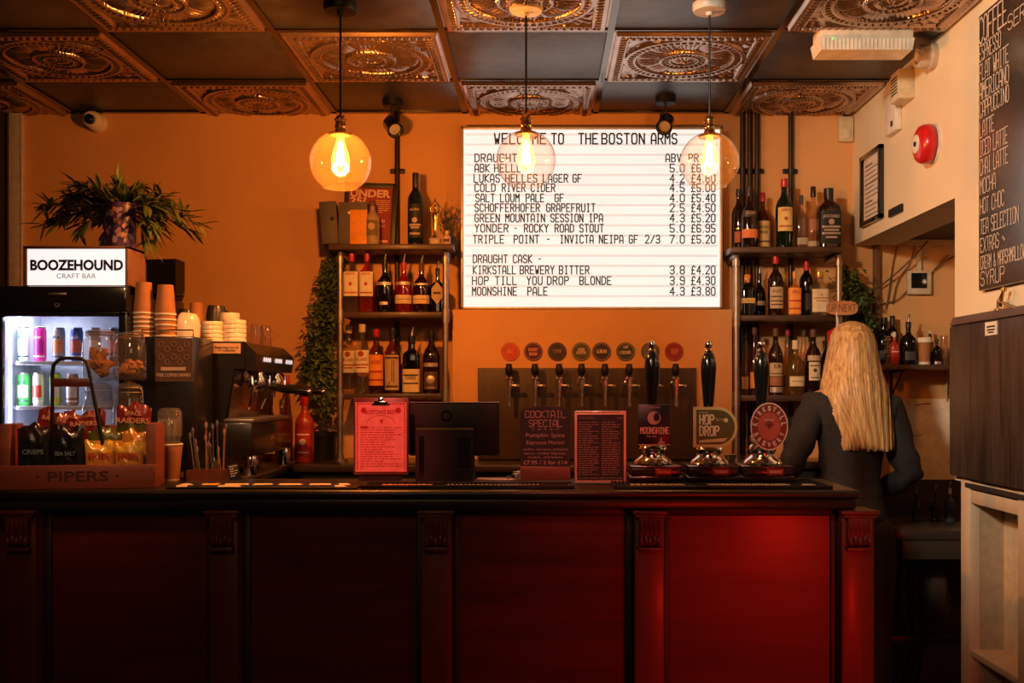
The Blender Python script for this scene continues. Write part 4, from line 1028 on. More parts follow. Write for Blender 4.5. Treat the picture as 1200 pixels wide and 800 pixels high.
m.mat(1).text('CRAFT BAR', (XX(66, SY) - t.location.x, .002, ZZ(326, SY) - sz0), .017, XX(112, SY) - XX(66, SY)); m.build('lettering', [M_ink, mat('sign_grey', (.22, .20, .22), .6)], t)
# plants
def blade(m, p, d, ln, wd, bend=.3, up=Vector((0, 0, 1))):
    d = d.normalized(); sd = d.cross(up)
    sd = sd.normalized() if sd.length > 1e-4 else Vector((1, 0, 0)); nn = sd.cross(d)
    vs = []; K = 4
    for i in range(K + 1):
        f = i / K; c = p + d * ln * f - Vector((0, 0, 1)) * bend * ln * f * f; wv = wd * (sin(pi * (f * .85 + .1)) ** .9)
        if i == K: wv = wd * .06
        vs += [c - sd * wv, c + nn * wv * .35, c + sd * wv]
    fs = []
    for i in range(K):
        a = i * 3; fs += [(a, a + 1, a + 4, a + 3), (a + 1, a + 2, a + 5, a + 4)]
    m.add(vs, fs)
PP = Vector((XX(141, 3.69), 3.69, sz1))
t = thing('potted_plant', 'spreading bamboo-leaved plant in a purple patterned pot on the lit sign', 'plant', PP)
pr = 17.5 * 3.69 / S; ph = ZZ(239, 3.69) - PP.z
m = MB().lathe([(0, 0), (pr * .94, 0), (pr, .004), (pr, ph), (pr * .93, ph), (pr * .93, ph - .02), (0, ph - .02)], 32)
random.seed(21)
for k in range(46):
    a = random.uniform(-pi, 0) ; z = random.uniform(.015, ph - .02); r = random.uniform(.006, .012)
    m.mat(random.choice([1, 1, 2]))
    vs = [(pr * 1.012 * cos(a), pr * 1.012 * sin(a), z)]; n = 9
    for i in range(n + 1):
        b_ = 2 * pi * i / n; da = r * cos(b_) / pr; vs.append((pr * 1.012 * cos(a + da * .8), pr * 1.012 * sin(a + da * .8), z + r * sin(b_) * random.choice([1, 1, .7, 1.3])))
    m.add(vs, [(0, i + 1, i + 2) for i in range(n)])
m.build('pot', [mat('pot_purple', (.075, .03, .13), .4, var=.3), mat('pot_lilac', (.42, .30, .46), .5), mat('pot_pink', (.70, .34, .26), .5)], t)
m = MB(); sm = MB(); random.seed(22)
def spray(tip, n, base, lnr=(.05, .09), wd=.0075):
    tip = Vector(tip); base = Vector(base); mid = (base + tip) / 2 + Vector((0, 0, .04))
    pts = [(1 - f) ** 2 * base + 2 * f * (1 - f) * mid + f * f * tip for f in [i / 8 for i in range(9)]]
    sm.tube(pts, .0016, 5)
    for k in range(n):
        f = random.uniform(.15, 1); i = min(int(f * 8), 7); p = pts[i].lerp(pts[i + 1], f * 8 - i)
        d = (pts[i + 1] - pts[i]).normalized() + Vector((random.uniform(-.9, .9), random.uniform(-.9, .9), random.uniform(-.6, .9)))
        if abs(p.x) < pr * 1.5 and p.z < ph and p.y < .05: d.y = abs(d.y) + .6; p = p + Vector((0, .05, 0))
        blade(m, p, d, random.uniform(*lnr), wd * random.uniform(.7, 1.2), random.uniform(.0, .4))
base = (0, 0, ph - .02)
for px, py, n in [(40, 236, 26), (45, 262, 20), (30, 240, 14), (62, 225, 28), (75, 222, 30), (70, 262, 26), (90, 218, 30), (100, 245, 30), (95, 275, 24), (105, 285, 18), (128, 208, 20), (118, 222, 28), (140, 225, 26), (152, 212, 20), (150, 232, 24), (168, 245, 26), (176, 232, 24), (190, 228, 22), (198, 250, 24), (215, 246, 20), (225, 258, 18), (218, 268, 14), (185, 268, 20), (165, 280, 18), (172, 262, 22), (205, 262, 16), (80, 245, 22), (55, 250, 22)]:
    x, z = XZ(px, py, 3.69)
    spray((x - PP.x, random.uniform(-.06, .10) if abs(px - 140) > 38 else random.uniform(.04, .12), z - PP.z), int(n * 1.6), base)
m.build('foliage', M_leaf, t, 60); sm.build('stem', M_stem, t)

# glass clip-top jars, two stacks of two before the fridge
def jar(px, y, z, r, ht, label, fill, g='clip-top jars before the fridge'):
    t = thing('glass_jar', label, 'jar', (XX(px, y), y, z), 0, g)
    prof = [(r * .9, 0), (r, .006), (r * 1.02, ht * .5), (r, ht * .72), (r * .80, ht * .82), (r * .78, ht * .86), (r * .84, ht * .88), (r * .84, ht * .905)]
    MB().lathe(prof, 28, n=2.6, cap=False).lathe([(0, .003), (r * .9, .003)], 28, n=2.6, cap=False).build('jar_glass', glass('jar_glass', (.90, .86, .82), 1.6, body=.04, bodyc=(.8, .7, .6)), t)
    m = MB().lathe([(r * .86, ht * .915), (r * .88, ht * .93), (r * .80, ht * .955), (r * .4, ht * .985), (0, ht)], 28, cap=False); m.build('lid', glass('jar_lid', (.92, .9, .88), 1.6, body=.08, bodyc=(.8, .7, .6)), t)
    m = MB()
    for zz in (ht * .885, ht * .935): m.tube([(r * .87 * cos(a), r * .87 * sin(a), zz) for a in [2 * pi * i / 24 for i in range(25)]], .0017, 6, False)
    m.tube([(r * .85, -.01, ht * .93), (r * 1.02, -.012, ht * .90), (r * 1.06, -.012, ht * .78), (r * .9, -.008, ht * .80)], .0018, 6); m.tube([(-r * .85, 0, ht * .93), (-r * .95, 0, ht * .90)], .0018, 6)
    m.build('wire_clip', M_steel, t)
    if fill:
        m = MB(); rr = random.Random(px)
        for k in range(26):
            a = rr.uniform(0, 6.28); q = rr.uniform(0, r * .62); m.box((q * cos(a), q * sin(a), rr.uniform(.02, ht * fill)), (.035, .022, .012), .003, Matrix.Rotation(rr.uniform(0, 3), 3, 'X') @ Matrix.Rotation(rr.uniform(0, 3), 3, 'Z'))
        m.build('biscuit', mat('biscuit', (.40, .17, .06), .8), t)
JY = 3.47
zj = BT; rj = 17.5 * JY / S
z_up = ZZ(446, JY)
jar(115.5, JY, zj, rj * .98, z_up - zj - .001, 'clear glass jar, lower one of the left stack before the fridge', 0)
jar(151, JY, zj, rj * .98, z_up - zj - .001, 'clear glass jar, lower one of the right stack before the fridge', .3)
jar(117, JY, z_up, rj * 1.06, ZZ(385, JY) - z_up, 'clip-top glass jar, upper one of the left stack before the fridge', .55)
jar(152.5, JY, z_up, rj * .98, ZZ(388, JY) - z_up, 'clip-top glass jar, upper one of the right stack before the fridge', .35)

# ------------------------------------------------------------------ coffee corner
EY = 3.80
t = thing('espresso_machine', 'black and steel espresso machine with cups on top at the left of the bar', 'coffee machine', (0, EY, LC))
ex = lambda px: XX(px, EY)
zt = ZZ(394, EY) - LC; zr = ZZ(400, EY) - LC
M_em = mat('machine_black', (.012, .010, .010), .3, coat=.3)
MB().bb(ex(212), ex(240) + .01, 0, .60, .05, zr, .008).build('rear_body', M_em, t)
m = MB().prism([(ex(240), .14), (ex(262), .14), (ex(264), ZZ(488, EY) - LC), (ex(274), ZZ(432, EY) - LC), (ex(286), ZZ(432, EY) - LC), (ex(286), zr), (ex(240), zr)], 0, .012); m.bb(ex(240), ex(262), .012, .60, .14, zr, .004)
m.build('side_panel', M_em, t)
m = MB().prism([(ex(243), zr - .002), (ex(286), zr - .002), (ex(300), zr - .045), (ex(297), ZZ(434, EY) - LC), (ex(243), ZZ(434, EY) - LC)], .012, .58); hd = m.build('head', M_em, t)
m = MB()
for k in range(3):
    y = .12 + k * .17
    for j in range(4): m.lathe([(0, 0), (.009, 0), (.009, .004), (0, .005)], 12, ax='X', c=(ex(300) - .004, y + j * .028, zr - .062))
m.build('button', mat('button_lit', (.5, .5, .5), .4, emit=(.9, .85, .9), es=.6), hd)
m = MB().prism([(ex(262) + .004, .185), (ex(262) + .010, .185), (ex(275), ZZ(434, EY) - LC), (ex(275) - .006, ZZ(434, EY) - LC)], .014, .57); m.build('splash_plate', mat('mirror_steel', (.55, .47, .40), .16, 1.), t)
MB().bb(ex(238), ex(296), -.004, .58, .068, ZZ(495, EY) - LC, .006).build('drip_tray', M_em, t)
m = MB().bb(ex(262), ex(298), -.004, .58, ZZ(495, EY) - LC, ZZ(492, EY) - LC + .003, .002)
for k in range(24): m.bb(ex(264), ex(296), .01 + k * .023, .018 + k * .023, ZZ(492, EY) - LC, ZZ(492, EY) - LC + .006)
m.build('drip_grate', M_steel, t)
m = MB().text('SAS', (ex(296) + .001, .25, .12), .018, .06, u=(0, 1, 0)); m.build('emblem', M_chrome, t)
m = MB()
for yy in (.16, .42):
    m.lathe([(0, .0), (.030, 0), (.034, .01), (.034, .035), (.026, .05), (.026, .08)], 20, c=(ex(286), yy, ZZ(455, EY) - LC)); m.lathe([(0, 0), (.005, 0), (.008, .02), (.02, .03)], 10, c=(ex(286) + .0, yy, ZZ(466, EY) - LC))
m.build('group_head', M_chrome, t)
for yy in (.16, .42):
    p = MB().tube([(ex(286) + .03, yy, ZZ(452, EY) - LC), (ex(286) + .06, yy, ZZ(453, EY) - LC)], .008, 10).tube([(ex(286) + .06, yy, ZZ(453, EY) - LC), (ex(286) + .10, yy - .005, ZZ(455, EY) - LC), (ex(286) + .20, yy - .01, ZZ(459, EY) - LC)], [.013, .016, .014], 12).build('portafilter_handle', M_blackg, t)
    MB().lathe([(0, 0), (.014, 0), (.015, .004), (.012, .012), (0, .013)], 14, ax='X', c=(ex(286) + .199, yy - .01, ZZ(459, EY) - LC)).build('handle_cap', M_chrome, p)
m = MB()
for yy, k in ((.06, 1), (.54, 1), (.30, 0)): m.tube([(ex(285), yy, ZZ(434, EY) - LC), (ex(290), yy, ZZ(440, EY) - LC), (ex(292), yy - .01, ZZ(455, EY) - LC), (ex(280) + .02 * k, yy, ZZ(480, EY) - LC)], .0055, 8)
m.build('steam_wand', M_chrome, t)
for px in (245, 291):
    for yy in (.03, .52): MB().lathe([(0, 0), (.024, 0), (.026, .006), (.026, .055), (.022, .07)], 18, c=(ex(px), yy, 0)).build('foot', M_chrome, t)
em = t
KY = 3.57; ex = lambda px: XX(px, KY); ca = ex(162); cb = ex(228); zt = ZZ(394, KY) - LC
t = thing('cup_cabinet', 'tall black cabinet with a brown coffee poster and cups on top, beside the fridge', 'cabinet', (0, KY, LC))
MB().bb(ca, cb, 0, .20, .03, zt, .006).build('body', M_em, t)
for dx in (.03, -.03):
    for yy in (.03, .17): MB().lathe([(0, 0), (.014, 0), (.016, .006), (.016, .03), (0, .03)], 14, c=((ca if dx > 0 else cb) + dx, yy, 0)).build('foot', M_black, t)
m = MB(); zq = zt + .022
m.tube([(ca + .008, .01, zt), (ca + .008, .01, zq), (cb - .008, .01, zq), (cb - .008, .01, zt)], .0025, 6); m.tube([(ca + .008, .01, zq), (ca + .008, .19, zq)], .0025, 6); m.build('cup_rail', M_brass, t)
EY0 = EY; EY = KY
m = MB().bb(ex(182), ex(226), -.003, 0, ZZ(447, EY) - LC, ZZ(396, EY) - LC)
m.mat(1).text('FREE COFFEE DRINKS', (ex(204), -.0045, ZZ(441, EY) - LC), .011, ex(224) - ex(184), align='C', off=.02); m.bb(ex(189), ex(218), -.0045, -.003, ZZ(434, EY) - LC, ZZ(430, EY) - LC)
m.mat(2); random.seed(4)
for k in range(5): 
    for j in range(2): m.lathe([(.010, .003), (.010, .0042), (.007, .0042), (.007, .003)], 14, ax='-Y', c=(ex(189 + k * 7.5), 0, ZZ(403 + j * 15 + (k % 2) * 6, EY) - LC), cap=False)
m.build('poster', [mat('poster_brown', (.10, .045, .025), .7), mat('poster_white', (.60, .42, .32), .7), mat('poster_tan', (.22, .11, .06), .7)], t)
t = em; EY = EY0; ex = lambda px: XX(px, EY)
m = MB().bb(ex(250), ex(282), -.003, 0, ZZ(414, EY) - LC, ZZ(402, EY) - LC); m.mat(1)
m.text('Please keep your lid', (ex(266), -.0045, ZZ(408, EY) - LC), .008, .085, align='C', off=.015); m.text('for collection', (ex(266), -.0045, ZZ(411.5, EY) - LC), .008, .06, align='C', off=.015)
m.build('notice', [mat('notice_peach', (.70, .42, .26), .7), M_ink], t)
# grinder
GY = 4.69
x = XX(194, GY); zb = ZZ(346, GY)
t = thing('coffee_grinder', 'coffee grinder with a square black hopper behind the paper cups', 'grinder', (x, GY, LC))
MB().bb(-.055, .055, -.065, .09, 0, zb - LC - .02, .012).build('body', M_em, t)
MB().prism([(-.045, zb - LC - .02), (.055, zb - LC - .02), (.066, ZZ(340, GY) - LC), (.066, ZZ(305, GY) - LC), (-.066, ZZ(306, GY) - LC), (-.064, ZZ(340, GY) - LC)], -.06, .06).build('hopper', M_black, t)
MB().lathe([(0, 0), (.012, 0), (.012, .03), (0, .03)], 12, ax='X', c=(.06, -.02, zb - LC)).build('knob', M_steel, t)
# cups on the machine
def paper_stack(px, y, zb, n, wpx, top, label, group='paper cup stacks'):
    t = thing('paper_cup_stack', label, 'paper cups', (XX(px, y), y, zb), 0, group); r = wpx / 2 * y / S; H_ = ZZ(top, y) - zb; st = H_ * .42 / max(n - 1, 1); hc = H_ - st * (n - 1)
    for k in range(n):
        z = st * k
        c = MB().lathe([(r * .96, z + .003), (r * .74, z + hc), (r * .70, z + hc), (r * .68, z + hc - .004), (0, z + hc - .004)], 28, cap=False).build('cup', M_kraft, t)
        MB().lathe([(r * .94, z + .001), (r * 1.0, z), (r * 1.02, z + .003), (r * 1.0, z + .006), (r * .95, z + .006)], 28, cap=False).build('cup_rim', M_cupw, c)
ztw = LC + zt + .001; zrw = LC + zr + .001
paper_stack(168.5, 3.625, ztw, 6, 24, 331, 'tall stack of upturned brown paper cups next to the fridge')
paper_stack(194, 3.63, ztw, 5, 24, 334, 'stack of upturned brown paper cups in front of the black hopper')
paper_stack(230, 4.02, zrw, 2, 19, 355, 'small brown upturned paper cup between the dark mugs')
def china(name, px, y, z, wpx, hpx, label, mm, kind, group=None, n=1, cat='cup', tilt=0):
    r = wpx / 2 * y / S; h_ = hpx * y / S
    t = thing(name, label, cat, (XX(px, y), y, z), 0, group)
    if kind == 'bowl': o = MB().lathe([(r * .95, .003), (r, 0), (r * 1.0, h_ * .3), (r * .94, h_ * .6), (r * .80, h_ * .85), (r * .62, h_ * .97), (r * .55, h_), (0, h_ * .98)], 32, cap=False).build('bowl', mm, t)
    elif kind == 'mug':
        o = MB().lathe([(r * .95, .002), (r, 0), (r * .97, h_ * .5), (r * .86, h_ * .93), (r * .78, h_), (0, h_)], 28, cap=False).build('body', mm, t)
        MB().tube([(r * .9, 0, h_ * .88), (r * 1.35, 0, h_ * .8), (r * 1.65, 0, h_ * .5), (r * 1.5, 0, h_ * .28), (r * .98, 0, h_ * .25)], .006, 8).build('handle', mm, t)
    elif kind == 'stack':
        for k in range(n):
            z0 = h_ * k / n; hk = h_ / n
            MB().lathe([(r * .93, z0), (r, z0 + .002), (r * .99, z0 + hk * .8), (r * .95, z0 + hk)] + ([(r * .8, z0 + hk * 1.02), (r * .55, z0 + hk * .98), (0, z0 + hk * .98)] if k == n - 1 else [(r * .9, z0 + hk)]), 28, cap=False).build('cup', mm, t)
    if tilt:
        for ch in t.children: ch.rotation_euler = (0, tilt, 0)
china('cup', 218, 3.685, ztw, 30, 29, 'large white upturned bowl-shaped cup beside the cup stacks', M_china, 'bowl', 'white cups on the coffee machine', tilt=.12)
china('mug', 219, 4.14, zrw, 23, 42, 'dark upturned mug behind the large white cup', mat('mug_dark', (.035, .025, .015), .35, coat=.3), 'mug', 'dark mugs on the coffee machine')
china('mug', 251, 4.12, zrw, 24, 46, 'dark brown upturned mug with its handle to the right', mat('mug_brown', (.045, .03, .018), .35, coat=.3), 'mug', 'dark mugs on the coffee machine', tilt=.06)
china('cup_pile', 249, 3.88, zrw, 26, 24, 'short pile of small white cups on the coffee machine', M_china, 'stack', 'piles of white cups', 5, 'cups')
china('cup_pile', 275, 3.90, zrw, 27, 26, 'taller pile of white cups at the right front of the coffee machine', M_china, 'stack', 'piles of white cups', 5, 'cups')
china('cup_pile', 269, 4.02, zrw, 24, 36, 'pile of white cups behind the two front piles', M_china, 'stack', 'piles of white cups', 4, 'cups')
def tumbler(px, y, z, wpx, hpx, label, group):
    r = wpx / 2 * y / S; h_ = hpx * y / S; t = thing('glass_cup', label, 'glass', (XX(px, y), y, z), 0, group)
    MB().lathe([(0, h_ * .98), (r * .82, h_), (r * .9, h_ * .9), (r, .003), (r * .98, 0)], 24, cap=False).build('cup', glass('cup_glass', (.80, .68, .58), 1.8, body=.12, bodyc=(.6, .4, .3)), t)
    MB().tube([(r * .9, 0, h_ * .75), (r * 1.4, 0, h_ * .7), (r * 1.45, 0, h_ * .35), (r * .97, 0, h_ * .25)], .005, 8).build('handle', M_glass, t)
zg = zrw
tumbler(292, 4.00, zg, 6, 20, 'narrow clear glass at the right end of the cup piles', 'glass cups on the coffee machine')
tumbler(300, 4.12, zg, 15, 24, 'upturned glass cup right of the narrow glass', 'glass cups on the coffee machine')
tumbler(311, 4.26, zg, 14, 24, 'upturned glass cup at the far right end of the coffee machine', 'glass cups on the coffee machine')
# pale strip added in place of a foggy bright band at the left end
t = thing('pale_haze_strip', 'added pale vertical strip standing in for a hazy band of light in the left corner', 'trunking', (XX(17, 4.76), DB, LC))
MB().bb(-.030, .030, -.035, 0, 0, CEIL - LC - .01, .004).build('cover', mat('trunking', (.62, .55, .55), .4), t)  # pale tone put in for the foggy light, no trunking known here
m = MB()
for k in range(2): m.bb(-.028 + k * .052, -.024 + k * .052, -.0365, -.034, 0, CEIL - LC - .02)
m.build('cover_edge', mat('strip_edge', (.4, .33, .33), .5), t)

# ------------------------------------------------------------------ bottles
G_clear = glass('bottle_clear', (.90, .84, .76), 1.5, body=.05, bodyc=(.6, .45, .3))
G_black = glass('bottle_black', (.02, .012, .012), 1.6, body=.5, bodyc=(.012, .008, .008))
G_green = glass('bottle_green', (.03, .06, .015), 1.6, body=.4, bodyc=(.015, .03, .008))
G_amber = glass('bottle_amber', (.46, .16, .035), 1.5, body=.15, bodyc=(.22, .06, .01))
G_brown = glass('bottle_brown', (.12, .04, .015), 1.6, body=.35, bodyc=(.05, .016, .008))
G_red = glass('bottle_red', (.62, .03, .02), 1.5, body=.25, bodyc=(.45, .02, .015))
G_purp = glass('bottle_purple', (.10, .012, .022), 1.6, body=.4, bodyc=(.05, .008, .014))
G_pale = glass('bottle_pale', (.86, .66, .44), 1.5, body=.12, bodyc=(.6, .4, .22))
G_yel = glass('bottle_yellow', (.55, .34, .08), 1.5, body=.2, bodyc=(.35, .2, .05))
L_cream = mat('label_cream', (.74, .58, .38), .7); L_white = mat('label_white', (.80, .70, .58), .7); L_orange = mat('label_orange', (.85, .30, .04), .6)
L_black = mat('label_black', (.014, .011, .011), .6); L_yel = mat('label_yellow', (.78, .52, .18), .7); L_red = mat('label_red', (.45, .03, .03), .6); L_beige = mat('label_beige', (.55, .40, .24), .7); L_ink = mat('label_ink', (.10, .035, .02), .7)
L_silver = mat('label_silver', (.55, .45, .38), .4, .5)
C_red = mat('cap_red', (.50, .012, .015), .4, coat=.2); C_black = mat('cap_black', (.015, .012, .012), .4); C_cream = mat('cap_cream', (.70, .56, .38), .6); C_gold = mat('cap_gold', (.75, .42, .10), .3, .8); C_cork = mat('cap_brown', (.12, .05, .03), .6)
STY = {
 'std': ([(.0, 0), (.93, 0), (1, .018), (1, .56), (.96, .62), (.75, .69), (.48, .74), (.36, .79), (.33, .90), (.36, .905), (.36, .93)], 2, .88),
 'wine': ([(.0, 0), (.93, 0), (1, .015), (1, .60), (.95, .66), (.72, .72), (.45, .76), (.37, .80), (.36, .97)], 2, .80),
 'square': ([(.0, 0), (.9, 0), (.97, .015), (.97, .62), (.9, .69), (.6, .73), (.42, .76), (.37, .80), (.36, .93)], 5, .86),
 'jack': ([(.0, 0), (.9, 0), (.97, .015), (.97, .60), (.93, .68), (.70, .74), (.42, .78), (.38, .82), (.38, .90)], 6, .80),
 'squat': ([(.0, 0), (.93, 0), (1, .02), (1, .50), (.9, .60), (.55, .68), (.34, .72), (.30, .78), (.30, .90)], 2.4, .84),
 'long': ([(.0, 0), (.93, 0), (1, .012), (1, .40), (.86, .52), (.58, .66), (.40, .80), (.36, .92)], 2, .90),
 'flask': ([(.0, 0), (.9, 0), (1, .02), (1, .55), (.92, .62), (.5, .68), (.3, .70), (.26, .76), (.26, .92)], 3.2, .84),
}
def bottle(px, wpx, top, zs, y, style, gm, cm, labels, label, group, pourer=False, name='spirit_bottle', rz=0):
    prof, n, capf = STY[style]; r = wpx / 2 * y / S; H_ = ZZ(top, y) - zs
    if pourer: Hb = H_ * .86
    else: Hb = H_
    t = thing(name, label, 'bottle', (XX(px, y), y, zs + .001), rz, group)
    MB().lathe([(a * r, b_ * Hb) for a, b_ in prof], 28, n=n, cap=False).build('bottle_glass', gm, t)
    rn = prof[-1][0] * r * 1.12
    MB().lathe([(rn, capf * Hb), (rn * 1.03, capf * Hb + .002), (rn * 1.03, Hb - .002), (rn * .9, Hb), (0, Hb)], 18, cap=False).build('cap', cm, t)
    if pourer: MB().tube([(0, 0, Hb - .004), (0, 0, Hb + .012), (.004, 0, Hb + .03), (.008, 0, H_)], [rn * .6, rn * .4, .004, .003], 8).build('pourer', M_steel, t)
    for lb in labels:
        z0, z1, ang, mm = lb[:4]; pr = lb[4] if len(lb) > 4 else None
        rs = r * 1.015
        if style in ('long', 'std') and z1 > .7: rs = r * .42
        m = MB().patch(rs * prof[3][0], z0 * Hb, z1 * Hb, ang, n=n)
        mats = [mm]
        if pr:
            mats.append(pr[0]); m.mat(1); zc = (z0 + z1) / 2 * Hb; hh = (z1 - z0) * Hb
            for q in pr[1:]:
                if isinstance(q, str): m.text(q, (0, 0, zc + hh * .14), hh * .20, r * ang * 1.5, bend=(rs * 1.01 * prof[3][0], n), align='C', off=.02)
                elif q[0] == 'l': m.patch(rs * 1.008 * prof[3][0], zc + hh * (q[1] - .03), zc + hh * (q[1] + .03), ang * q[2], n=n)
                elif q[0] == 'o':
                    cc = r * 1.03 * prof[3][0]; m.lathe([(0, 0), (r * q[2], 0), (r * q[2] * .9, .0012), (0, .0012)], 18, ax='-Y', c=(0, -cc, zc + hh * q[1]))
                elif q[0] == 't': m.text(q[1], (0, 0, zc + hh * q[2]), hh * q[3], r * ang * q[4], bend=(rs * 1.01 * prof[3][0], n), align='C', off=.02)
        m.build('label', mats, t)
    return t
# shelving
def shelving(posts, boards, label, x_ext):
    Y0 = 4.565
    t = thing('pipe_shelving', label, 'shelves', ((posts[0] + posts[1]) / 2, Y0, LC), 0, 'industrial pipe shelves')
    cx = t.location.x
    for x in posts:
        ztop = boards[0] - LC - .040
        m = MB().tube([(x - cx, 0, 0), (x - cx, 0, ztop - .012)], .0125, 14); m.tube([(x - cx, 0, ztop - .02), (x - cx, .004, ztop - .004), (x - cx, .02, ztop + .002), (x - cx, .20, ztop + .002)], .0125, 14)
        m.lathe([(.017, ztop - .045), (.017, ztop - .018)], 14, c=(x - cx, 0, 0)); m.lathe([(.034, 0), (.034, .006), (.017, .010), (.017, .025)], 18, c=(x - cx, 0, 0))
        for b_ in boards[1:]: m.lathe([(.017, b_ - LC - .05), (.017, b_ - LC + .012)], 14, c=(x - cx, 0, 0))
        m.build('post', M_steel if True else M_pipe, t)
    for i, b_ in enumerate(boards):
        xa, xb = (x_ext if i == 0 else (posts[0] + .012, posts[1] - .012))
        MB().bb(xa - cx, xb - cx, (-.005 if i == 0 else .004), .190, b_ - LC - .026, b_ - LC, .004).build('shelf_board', M_shelf, t)
SL = [ZZ(285.5, 4.56), ZZ(365, 4.56), ZZ(461, 4.56)]
shelving((XX(398.5, 4.565), XX(522, 4.565)), SL, 'black pipe shelving with bottles left of the letter board', (XX(385, 4.56), XX(531, 4.56)))
SR = [ZZ(289, 4.56), ZZ(369, 4.56), ZZ(463, 4.56)]
shelving((XX(863, 4.565), XX(983, 4.565)), SR, 'black pipe shelving with bottles right of the letter board', (XX(856, 4.56), XX(989, 4.56)))
YB = 4.635; YK = 4.705
gA, gB, gC = 'bottles on the upper left shelf', 'bottles on the middle left shelf', 'bottles on the lower left shelf'
z = SL[0]
bottle(436.5, 17, 236, z, YB - .02, 'std', mat('stone_bottle', (.40, .27, .16), .5), C_cork, [(.2, .55, .9, mat('stone_label', (.20, .12, .07), .7), (L_beige, ('o', .1, .5)))], 'beige stoneware bottle in front of the UNDER 25 poster', gA)
bottle(487, 18.5, 203, z, YB, 'wine', G_green, C_black, [(.10, .56, 1.1, L_black, (L_beige, ('t', 'MURPHY', .30, .07, 1.2), ('o', .02, .34), ('l', -.12, .7), ('l', -.2, .5), ('l', -.38, .6))), ], 'tall dark wine bottle standing alone on the top left shelf', gA, name='wine_bottle')
z = SL[1]
beef = lambda a: [(.27, .68, .95, L_white, (a, ('t', 'BEEFEATER', .36, .10, 1.2), ('o', .0, .25), ('l', -.36, .8)))]
bottle(412, 18, 297, z, YB, 'square', G_clear, C_red, beef(mat('lab_red', (.55, .10, .05), .7)), 'clear square gin bottle with white label and red cap, next to the left post', gB)
bottle(430, 17, 297, z, YB, 'square', glass('bottle_pink', (.85, .30, .22), 1.5, body=.15, bodyc=(.6, .08, .06)), C_red, beef(mat('lab_red2', (.50, .06, .06), .7)), 'pink square gin bottle with white label and red cap', gB)
bottle(451, 19.5, 296, z, YB, 'squat', G_black, C_black, [(.52, .58, .95, L_silver), (.14, .20, .5, L_silver)], 'black bottle with a silver band and pourer on the middle left shelf', gB, True)
bottle(473, 20, 298, z, YB, 'squat', G_red, C_red, [(.17, .34, 1.2, L_cream, (L_ink, ('l', 0, .8))), (.54, .60, .9, L_silver)], 'bright red bottle with a cream band on the middle left shelf', gB, True)
bottle(494, 20, 299, z, YB, 'squat', G_purp, C_cork, [(.17, .34, 1.2, L_cream, (L_ink, ('l', 0, .8))), (.54, .58, .9, L_silver)], 'dark purple bottle with a cream band on the middle left shelf', gB, True)
t_ = bottle(513, 18, 306, z, YB + .01, 'flask', G_black, C_black, [], 'dark bottle with a beige lozenge label next to the right post', gB, True)
r_ = 9 * YB / S
m = MB().prism([(-.024, .065), (0, .035), (.024, .065), (.024, .105), (0, .135), (-.024, .105)], -r_ * .98 - .004, -r_ * .98 - .001); m.mat(1).bb(-.016, .016, -r_ * .98 - .0045, -r_ * .98 - .0035, .08, .09)
m.build('label', [L_beige, L_ink], t_)
z = SL[2]
bac = [(.30, .62, 1.1, L_white, (mat('lab_red3', (.40, .05, .04), .7), ('o', .34, .36), ('t', 'BACARDI', .02, .14, 1.3), ('l', -.15, .9), ('l', -.28, .6)))]
bottle(409, 18, 381, z, YK, 'std', G_clear, C_cream, bac, 'clear rum bottle with red round seal, first on the lower left shelf', gC)
bottle(424.5, 19, 380, z, YB - .01, 'std', G_clear, C_cream, bac, 'clear rum bottle with red round seal, second on the lower left shelf', gC)
bottle(441, 18, 386, z, YB, 'std', G_amber, C_red, [(.12, .60, 1.2, L_orange, (L_red, ('t', 'spiced', .2, .16, 1.0), ('l', -.05, .8), ('l', -.32, 1)))], 'amber bottle with bright orange label and red cap', gC)
bottle(460, 19, 384, z, YB, 'std', G_amber, C_black, [(.05, .58, 1.0, L_beige, (L_ink, ('t', 'J', -.18, .55, .75), ('l', .42, .9), ('l', -.4, .8)))], 'amber bottle with a big J on a beige label', gC)
bottle(482.5, 21, 383, z, YB, 'square', G_black, C_black, [(.02, .42, .95, L_cream, (L_black, ('t', 'KRAKEN', .05, .18, 1.1), ('l', .24, .8), ('l', -.12, .8)))], 'dark bottle with cream and black label on the lower left shelf', gC, True)
bottle(505.5, 20, 387, z, YB, 'std', G_brown, C_black, [(.06, .34, .9, mat('lab_dk', (.10, .05, .04), .6), (L_silver, ('o', .05, .5), ('l', -.4, .6))), (.42, .48, .9, L_silver)], 'dark bottle with a pale bird label, last on the lower left shelf', gC)
# things on the top left shelf
z = SL[0] + .001
t = thing('file_holder', 'dark folder leaning at the left end of the top shelf', 'folder', (XX(389, 4.62), 4.62, z))
o = MB().bb(-.040, .034, -.05, .06, 0, ZZ(238, 4.62) - z, .004).build('cover', mat('folder_grey', (.07, .055, .05), .6), t); o.rotation_euler = (0, -.07, .12)
MB().lathe([(0, 0), (.009, 0), (.009, .003), (0, .003)], 14, ax='-Y', c=(.012, -.051, .11)).build('finger_hole', M_black, t)
t = thing('card_box', 'grey box with an amber front beside the folder', 'box', (XX(415, 4.605), 4.605, z))
MB().bb(-.068, .06, -.01, .05, 0, ZZ(235, 4.6) - z - .006, .004).build('box', mat('box_grey', (.11, .085, .075), .6), t)
m = MB().bb(-.016, .06, -.0135, -.010, 0.002, ZZ(246, 4.6) - z, .001); m.build('front_card', mat('amber_card', (.80, .30, .02), .6), t)
MB().lathe([(0, 0), (.007, 0), (.007, .004), (0, .005)], 12, ax='-Y', c=(-.022, -.010, ZZ(249, 4.6) - z)).build('stud', M_steel, t)
